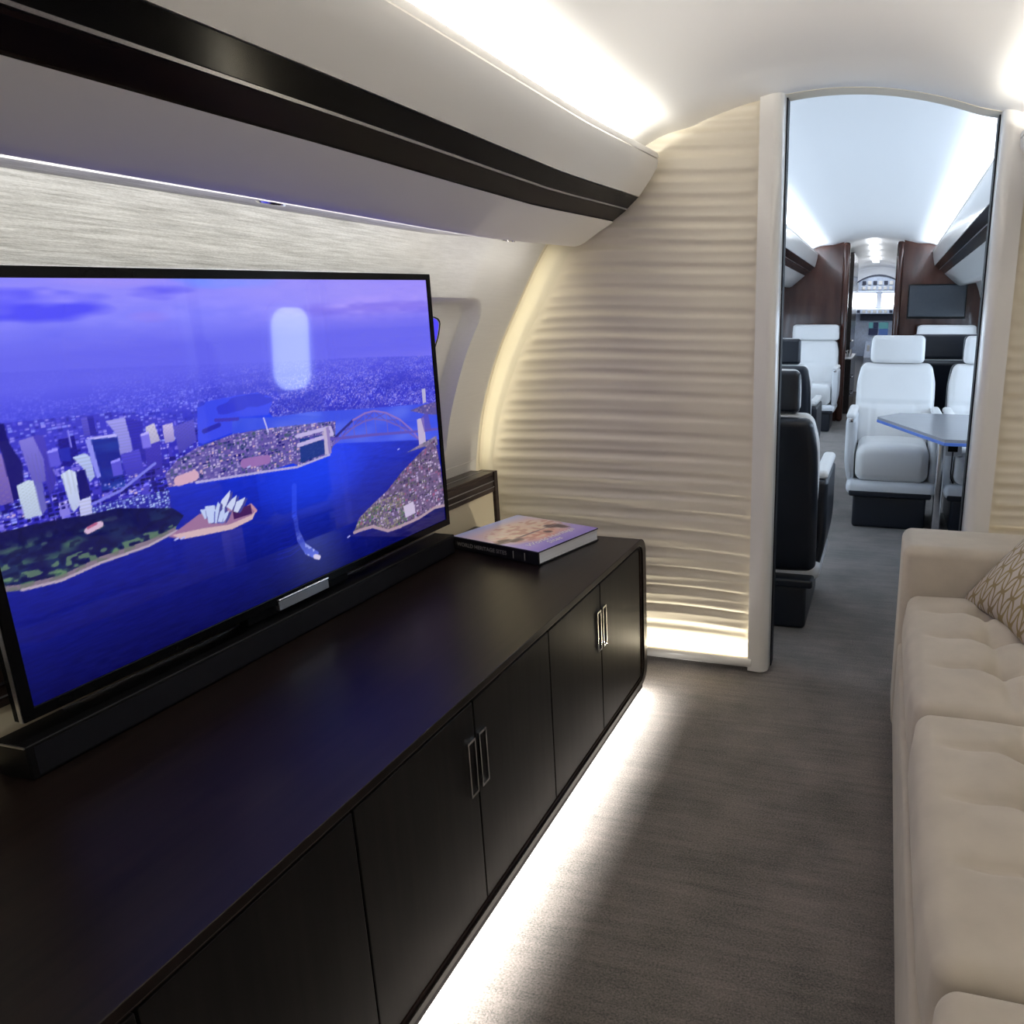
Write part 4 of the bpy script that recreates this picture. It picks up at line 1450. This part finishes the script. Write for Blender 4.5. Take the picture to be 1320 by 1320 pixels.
fwd = {
    'upper': [(0.640, 1.935), (0.645, 1.89), (0.668, 1.795), (0.75, 1.80), (0.75, 1.83), (0.67, 1.925)],
    'lip': [(0.634, 1.937), (0.632, 1.946), (0.637, 1.951), (0.648, 1.949), (0.658, 1.935)],
    'strip_a': [(0.672, 1.792), (0.720, 1.750), (0.76, 1.77), (0.75, 1.798)],
    'line': [(0.720, 1.750), (0.724, 1.746), (0.76, 1.765), (0.76, 1.769)],
    'strip_b': [(0.725, 1.745), (0.785, 1.706), (0.83, 1.73), (0.76, 1.763)],
    'lower': [(0.783, 1.703), (0.84, 1.655), (0.93, 1.582), (0.96, 1.572), (1.00, 1.575), (1.12, 1.60), (1.12, 1.64), (0.83, 1.727)],
}
for s, lab in ((-1, 'white overhead locker with dark band, left of the forward aisle'), (1, 'white overhead locker with dark band, right of the forward aisle')):
    locker('overhead_locker', s, FY0 + 0.02, FB - 0.02, fwd, lambda y: 0.0, None, lab, dict(amats, upper='white_gloss', lower='white_gloss', lip='white_gloss', strip_a='black_gloss', strip_b='galley_dark'))

# ---- wooden bulkhead at the end of the forward cabin
wb = struct('wall_far', (0, 0, 0), 'red mahogany bulkhead framing the passage to the cockpit', 'wall')
DL, DR = -0.545, 0.125
poly = [(XC - 1.35, 0), (DL, 0), (DL, farch(DL) + .01)] + [(x, farch(x) + .01) for x in lin_space(DL - .05, XC - 0.95, 8)] + [(XC - 1.35, 1.75)]
MB().prism(poly, 'y', FB, FB + 0.05).build('veneer_panel', M['mahogany'], wb)
poly = [(XC + 1.35, 0), (DR, 0), (DR, farch(DR) + .01)] + [(x, farch(x) + .01) for x in lin_space(DR + .05, XC + 0.95, 8)] + [(XC + 1.35, 1.75)]
MB().prism(poly, 'y', FB, FB + 0.05).build('veneer_panel', M['mahogany'], wb)
for xa, xb in ((DL - 0.005, DL + 0.075), (DR - 0.075, DR + 0.005)):
    MB().rbox(xa, xb, FB - 0.03, FB + 0.06, 0.0, farch(DL) - 0.005, 0.03, (2, 2, 4), 4).build('post', M['mahogany'], wb)

# ---- passage to the cockpit
ps = struct('wall_passage', (0, 0, 0), 'pale passage leading from the wooden bulkhead to the cockpit', 'wall')
q = MB()
q.box(-0.66, -0.60, FB + 0.05, 12.6, 0, 2.2)
q.box(0.20, 0.26, FB + 0.05, 12.6, 0, 2.2)
q.build('side_panel', M['locker_white'], ps)
q = MB()
q.grid(lambda x, y: (x, y, 2.16 - 0.5 * (x + 0.2) ** 2 - 0.035 * (y - FB)), lin_space(-0.62, 0.22, 16), lin_space(FB, 13.2, 6))
q.build('passage_ceiling', M['ceiling'], ps, fix=False)
for i in range(4):
    MB().box(-0.275, -0.185, 9.75 + 0.62 * i, 10.25 + 0.62 * i, 2.085 - 0.02 * i, 2.095 - 0.02 * i).build('ceiling_lamp', M['galley_led'], ps)

gc = thing('galley_cabinet', (-0.52, 10.4, 0), 'tall dark galley cabinet at the left of the passage to the cockpit', 'cabinet')
MB().box(-0.60, -0.455, 10.1, 11.4, 0.82, 2.02).build('upper_unit', M['galley_dark'], gc, bevel=0.006)
MB().box(-0.60, -0.43, 10.05, 11.45, 0.0, 0.70).build('lower_unit', M['galley_dark'], gc, bevel=0.006)
MB().box(-0.60, -0.42, 10.04, 11.46, 0.70, 0.72).build('counter', M['brushed'], gc, bevel=0.003)
for z in (0.25, 0.47, 0.93):
    MB().tube([(-0.425 if z < .7 else -0.45, 10.15, z), (-0.41 if z < .7 else -.435, 10.17, z), (-0.41 if z < .7 else -.435, 10.6, z), (-0.425 if z < .7 else -.45, 10.62, z)], 0.008, 8).build('handle', M['chrome'], gc)
random.seed(8)
for i, (x, y) in enumerate(((-0.50, 10.15), (-0.47, 10.35), (-0.52, 10.55), (-0.48, 10.75))):
    hgt = 0.09 + 0.012 * i
    b_ = MB().lathe([(0.022, 0), (0.024, 0.006), (0.024, hgt * .6), (0.012, hgt * .75), (0.010, hgt), (0.004, hgt + .004)], (0, 0, 0), n=14)
    o = b_.build('bottle', M['chrome'])
    o.location = (x, y, 0.7205)
    tag(o, 'small shiny bottle on the galley counter, ' + ('nearest the wooden bulkhead', 'second from the wooden bulkhead', 'third from the wooden bulkhead', 'farthest from the wooden bulkhead')[i], 'bottle', 'bottles on the galley counter')

# ---- cockpit
cp = thing('cockpit_console', (-0.2, 13.0, 0), 'pale blue cockpit instrument console with displays at the far end', 'cockpit')
MB().box(-0.56, 0.16, 13.06, 13.10, 0.60, 1.29).build('panel', M['cockpit'], cp, bevel=0.01)
MB().box(-0.448, 0.112, 13.02, 13.07, 1.180, 1.285).build('dark_visor', M['cockpit_dark'], cp, bevel=0.006)
MB().prism([(12.9, 1.29), (13.25, 1.31), (13.25, 1.385), (12.96, 1.36)], 'x', -0.60, 0.20).build('glareshield', M['cockpit'], cp)
for i in range(7):
    MB().box(-0.50 + 0.085 * i, -0.45 + 0.085 * i, 12.9, 12.925, 1.300, 1.345).build('knob', M['cockpit_dark' if i in (0, 6) else 'white_gloss'], cp, bevel=0.004)
for (xa, xb, za, zb, mm) in ((-0.300, -0.235, 1.060, 1.150, 'display_green'), (-0.230, -0.155, 1.060, 1.150, 'display_dark'), (-0.300, -0.155, 0.950, 1.055, 'display_dark'),
                             (-0.140, 0.008, 1.050, 1.150, 'display_green'), (-0.140, 0.008, 0.950, 1.045, 'display_blue')):
    MB().box(xa, xb, 13.045, 13.062, za, zb).build('display', M[mm], cp)
MB().prism([(12.35, 0), (12.35, 0.62), (13.06, 0.86), (13.06, 0)], 'x', -0.34, -0.06).build('pedestal', M['cockpit'], cp, bevel=0.01)
for i in range(3):
    MB().box(-0.30 + 0.085 * i, -0.26 + 0.085 * i, 12.6, 12.66, 0.70, 0.80).build('lever', M['white_gloss'], cp, bevel=0.006)
op = thing('cockpit_switchboard', (-0.2, 12.9, 1.8), 'arched overhead switch panel above the cockpit windscreen', 'panel')
poly = [(-0.50, 1.64), (0.12, 1.64), (0.12, 1.79)] + [(x, 1.885 - 1.0 * (x + .19) ** 2) for x in lin_space(0.11, -0.49, 12)] + [(-0.50, 1.79)]
MB().prism(poly, 'y', 12.98, 13.10).build('panel', M['cockpit'], op)
edge = [(x, 1.900 - 1.0 * (x + .19) ** 2) for x in lin_space(0.14, -0.52, 12)]
MB().prism(edge + [(x, z - 0.022) for x, z in reversed(edge)], 'y', 12.95, 13.0).build('rim', M['cockpit_dark'], op)
for i in range(6):
    x = -0.44 + 0.085 * i
    MB().box(x, x + 0.06, 12.96, 12.985, 1.74, 1.80).build('switch_block', M['cockpit_dark' if i % 2 == 0 else 'white_gloss'], op, bevel=0.004)
    MB().box(x, x + 0.05, 12.96, 12.985, 1.665, 1.715).build('switch_block', M['white_gloss'], op, bevel=0.004)
for xa, xb, lb in ((-0.60, -0.205, 16), (-0.125, 0.22, 17)):
    wn = struct('window_%d' % lb, (0, 0, 0), 'bright cockpit windscreen, %s of the centre post' % ('left' if lb == 16 else 'right'), 'windscreen')
    o_ = rrect(xa, xb, 1.392, 1.618, 0.03, 4)
    MB().prism(o_, 'y', 13.20, 13.215).build('pane', M['windshield'], wn)
    MB().ring(rrect(xa - .02, xb + .02, 1.372, 1.638, 0.04, 4), o_, 'y', 13.19, 13.22).build('frame', M['cockpit'], wn)
ce = struct('wall_cockpit', (0, 0, 0), 'pale cockpit end wall around the windscreens', 'wall')
q = MB()
q.box(-1.3, 1.0, 13.23, 13.28, 0, 2.3)
q.box(-0.205, -0.125, 13.16, 13.22, 1.37, 1.64)
q.build('panel', M['ceiling'], ce)
q = MB()
q.box(-1.3, -0.66, 12.55, 12.6, 0, 2.3)
q.box(0.26, 1.0, 12.55, 12.6, 0, 2.3)
q.build('side_panel', M['locker_white'], ce)

# ------------------------------------------------------------------ monitor on the wooden bulkhead
mo = thing('monitor', (0.52, FB - 0.03, 1.40), 'dark flat monitor mounted on the mahogany bulkhead', 'monitor')
MB().ring(rrect(0.205, 0.840, 1.212, 1.592, 0.008, 3), rrect(0.216, 0.829, 1.236, 1.581, 0.004, 3), 'y', FB - 0.042, FB - 0.005).build('bezel', M['black_plastic'], mo)
MB().box(0.214, 0.831, FB - 0.036, FB - 0.008, 1.234, 1.583).build('screen', M['smoke_glass'], mo)
MB().box(0.35, 0.70, FB - 0.008, FB + 0.001, 1.30, 1.50).build('wall_mount', M['black_plastic'], mo)

# ------------------------------------------------------------------ club seats
SEAT_PARTS = []


def sp_build(mb, name, m, parent=None, angle=50):
    SEAT_PARTS.append((mb.mesh(name, angle, True), name, M[m], parent))
    return len(SEAT_PARTS) - 1


# prototype faces -Y (towards the camera); origin at floor, centre of the seat, front of the plinth at y = 0
sp_build(MB().rbox(-0.21, 0.21, 0.0, 0.50, 0.0, 0.20, 0.02, (3, 3, 3), 3), 'plinth', 'shell_dark')
sp_build(MB().rbox(-0.235, 0.235, -0.03, 0.52, 0.195, 0.235, 0.012, (3, 3, 2), 3), 'swivel_frame', 'shell_dark')


def cush(l, p):
    x, y, z = p
    if l[2] > 0.2 and l[1] < 0.6:
        z += 0.012 * (1 - l[0] ** 2)
    if l[1] < -0.3:
        k = smooth(-0.3, -1.0, l[1])
        y += 0.035 * k * max(0, -l[2] + .1)
    if l[2] > .3:
        z -= 0.006 * math.exp(-((l[1] + .45) / .05) ** 2)
    return Vector((x, y, z))


sp_build(MB().rbox(-0.207, 0.207, -0.055, 0.42, 0.285, 0.500, 0.055, (6, 16, 4), 5, cush), 'seat_cushion', 'leather_white')
sp_build(MB().rbox(-0.255, 0.255, -0.030, 0.45, 0.205, 0.287, 0.035, (4, 4, 2), 3), 'seat_pan', 'shell_white')


def back_fn(l, p):
    x, y, z = p
    t = (z - 0.44) / 0.5
    x *= 1.0 + 0.05 * math.sin(math.pi * min(1, max(0, t * .9))) - 0.07 * smooth(.75, 1.0, t)
    y += 0.13 * t
    if l[1] < 0:
        y -= 0.018 * (1 - l[0] ** 2) * math.sin(math.pi * min(1, max(0, t)))
        y += 0.010 * math.exp(-((t - .52) / .02) ** 2)
        y += 0.007 * math.exp(-((abs(l[0]) - .55) / .03) ** 2) * (t < .52)
    return Vector((x, y, z))


sp_build(MB().rbox(-0.228, 0.228, 0.355, 0.46, 0.44, 0.945, 0.04, (24, 3, 30), 4, back_fn), 'backrest', 'leather_white')


def shell_fn(l, p):
    x, y, z = p
    t = (z - 0.24) / 0.7
    x *= 1.0 + 0.03 * math.sin(math.pi * min(1, max(0, t))) - 0.06 * smooth(.8, 1.0, t)
    y += 0.19 * t - 0.03 + 0.012 * (1 - l[0] ** 2) * (l[1] > 0)
    if t < .35:
        y -= 0.10 * (0.35 - t)
    return Vector((x, y, z))


sp_build(MB().rbox(-0.236, 0.236, 0.438, 0.515, 0.24, 0.940, 0.035, (8, 2, 12), 4, shell_fn), 'back_shell', 'shell_dark')


def head_fn(l, p):
    x, y, z = p
    if l[1] < 0:
        y -= 0.012 * (1 - l[0] ** 2)
    x *= 1 - 0.03 * (l[2] > 0) * l[2]
    return Vector((x, y, z))


sp_build(MB().rbox(-0.163, 0.163, 0.485, 0.545, 0.946, 1.115, 0.028, (8, 2, 4), 4, head_fn), 'headrest', 'leather_white')
sp_build(MB().rbox(-0.165, 0.165, 0.540, 0.585, 0.945, 1.113, 0.022, (6, 2, 4), 4), 'headrest_back', 'shell_dark')
for s in (-1, 1):
    xo, xi = 0.272, 0.214
    a, b = sorted((s * xo, s * xi))

    def side_fn(l, p):
        x, y, z = p
        if l[2] < 0:
            y += 0.10 * l[2] ** 2 * (1 if l[1] < 0 else -.6)
            x -= s * 0.03 * l[2] ** 2 * (x * s > .243)
        return Vector((x, y, z))
    k = sp_build(MB().rbox(a, b, -0.02, 0.44, 0.235, 0.655, 0.025, (2, 8, 8), 4, side_fn), 'side_panel', 'shell_white')
    sp_build(MB().rbox(a + 0.002, b - 0.002, -0.035, 0.42, 0.652, 0.690, 0.018, (2, 6, 2), 4), 'armrest', 'leather_white')
    xm = (a + b) / 2
    sp_build(MB().rbox(xm - 0.014, xm + 0.014, -0.041, -0.030, 0.635, 0.660, 0.004, (2, 2, 2), 2), 'recline_button', 'chrome')


def make_seat(loc, rz, label, scale=(1, 1, 1), swap=False, hr=1.0):
    o = thing('club_seat', loc, label, 'seat', 'club seats of the forward cabin')
    o.rotation_euler = (0, 0, rz)
    o.scale = scale
    for me, name, m, par in SEAT_PARTS:
        if not me.materials:
            me.materials.append(m)
        c_ = bpy.data.objects.new(name, me)
        c_.parent = o
        COL.objects.link(c_)
        if hr != 1.0 and name.startswith('headrest'):
            c_.scale = (hr, 1, 1)
        if swap and name in ('side_panel',):
            c_.material_slots[0].link = 'OBJECT'
            c_.material_slots[0].material = M['shell_dark']
    return o


PI = math.pi
make_seat((0.072, 4.46, 0), 0, 'white leather club seat facing the camera at the aisle side of the table')
make_seat((0.628, 4.46, 0), 0, 'white leather club seat behind the doorway post, half cut by it')
make_seat((-0.458, 3.33, 0), PI, 'black-backed club seat just beyond the left doorway post, seen from behind', (1, 1, 0.93), True)
make_seat((-0.70, 5.55, 0), PI, 'navy-backed club seat, second in the left row, seen from behind', (1, 1, 0.98), True)
make_seat((-0.79, 8.35, 0), 0, 'white club seat farthest up the left row facing the camera', (1.12, 1, 1.03), False, 1.45)
make_seat((0.70, 3.36, 0), PI, 'club seat hidden behind the right doorway post, only its cushion corner showing', (1, 1, 1.0), True)
make_seat((0.42, 6.1, 0), PI, 'dark-backed club seat right behind the white pair at the table', (1.05, 1, 1.0), True, 1.42)
make_seat((0.62, 8.25, 0), 0, 'white club seat against the mahogany bulkhead under the monitor', (1.35, 1, 1.03), False, 1.4)

# ------------------------------------------------------------------ table
tb = thing('side_table', (0.5, 4.2, 0), 'grey angular folding table with blue lit edge on a chrome leg', 'table')
TP = [(-0.023, 4.17), (0.275, 3.44), (0.94, 3.44), (0.94, 4.38), (0.096, 4.38)]
MB().prism(TP, 'z', 0.688, 0.704).build('top', M['table_grey'], tb, bevel=0.002)


def shrink(p, d):
    cx_, cy_ = 0.5, 3.95
    return [(x + (cx_ - x) * d, y + (cy_ - y) * d) for x, y in p]


MB().prism(shrink(TP, -0.004), 'z', 0.674, 0.689).build('edge_band', M['table_edge'], tb, bevel=0.002)
MB().rbox(0.310, 0.352, 4.27, 4.35, 0.0, 0.675, 0.010, (2, 2, 4), 3).build('leg', M['chrome'], tb)
MB().box(0.46, 0.90, 4.26, 4.34, 0.662, 0.674).build('support_rail', M['brushed'], tb, bevel=0.004)
ob = thing('power_outlet', (0.378, 4.40, 0.5), 'chrome framed power outlet with a black cord on the seat side', 'outlet')
MB().ring(rrect(0.352, 0.446, 0.468, 0.578, 0.006, 3), rrect(0.372, 0.426, 0.490, 0.555, 0.003, 3), 'y', 4.395, 4.425).build('frame', M['brushed'], ob)
MB().box(0.371, 0.427, 4.402, 4.425, 0.489, 0.556).build('socket', M['black_plastic'], ob)
MB().tube([(0.40, 4.395, 0.49), (0.398, 4.385, 0.44), (0.397, 4.385, 0.38), (0.40, 4.39, 0.34), (0.415, 4.40, 0.31)], 0.004, 6).build('cord', M['black_seal'], ob)
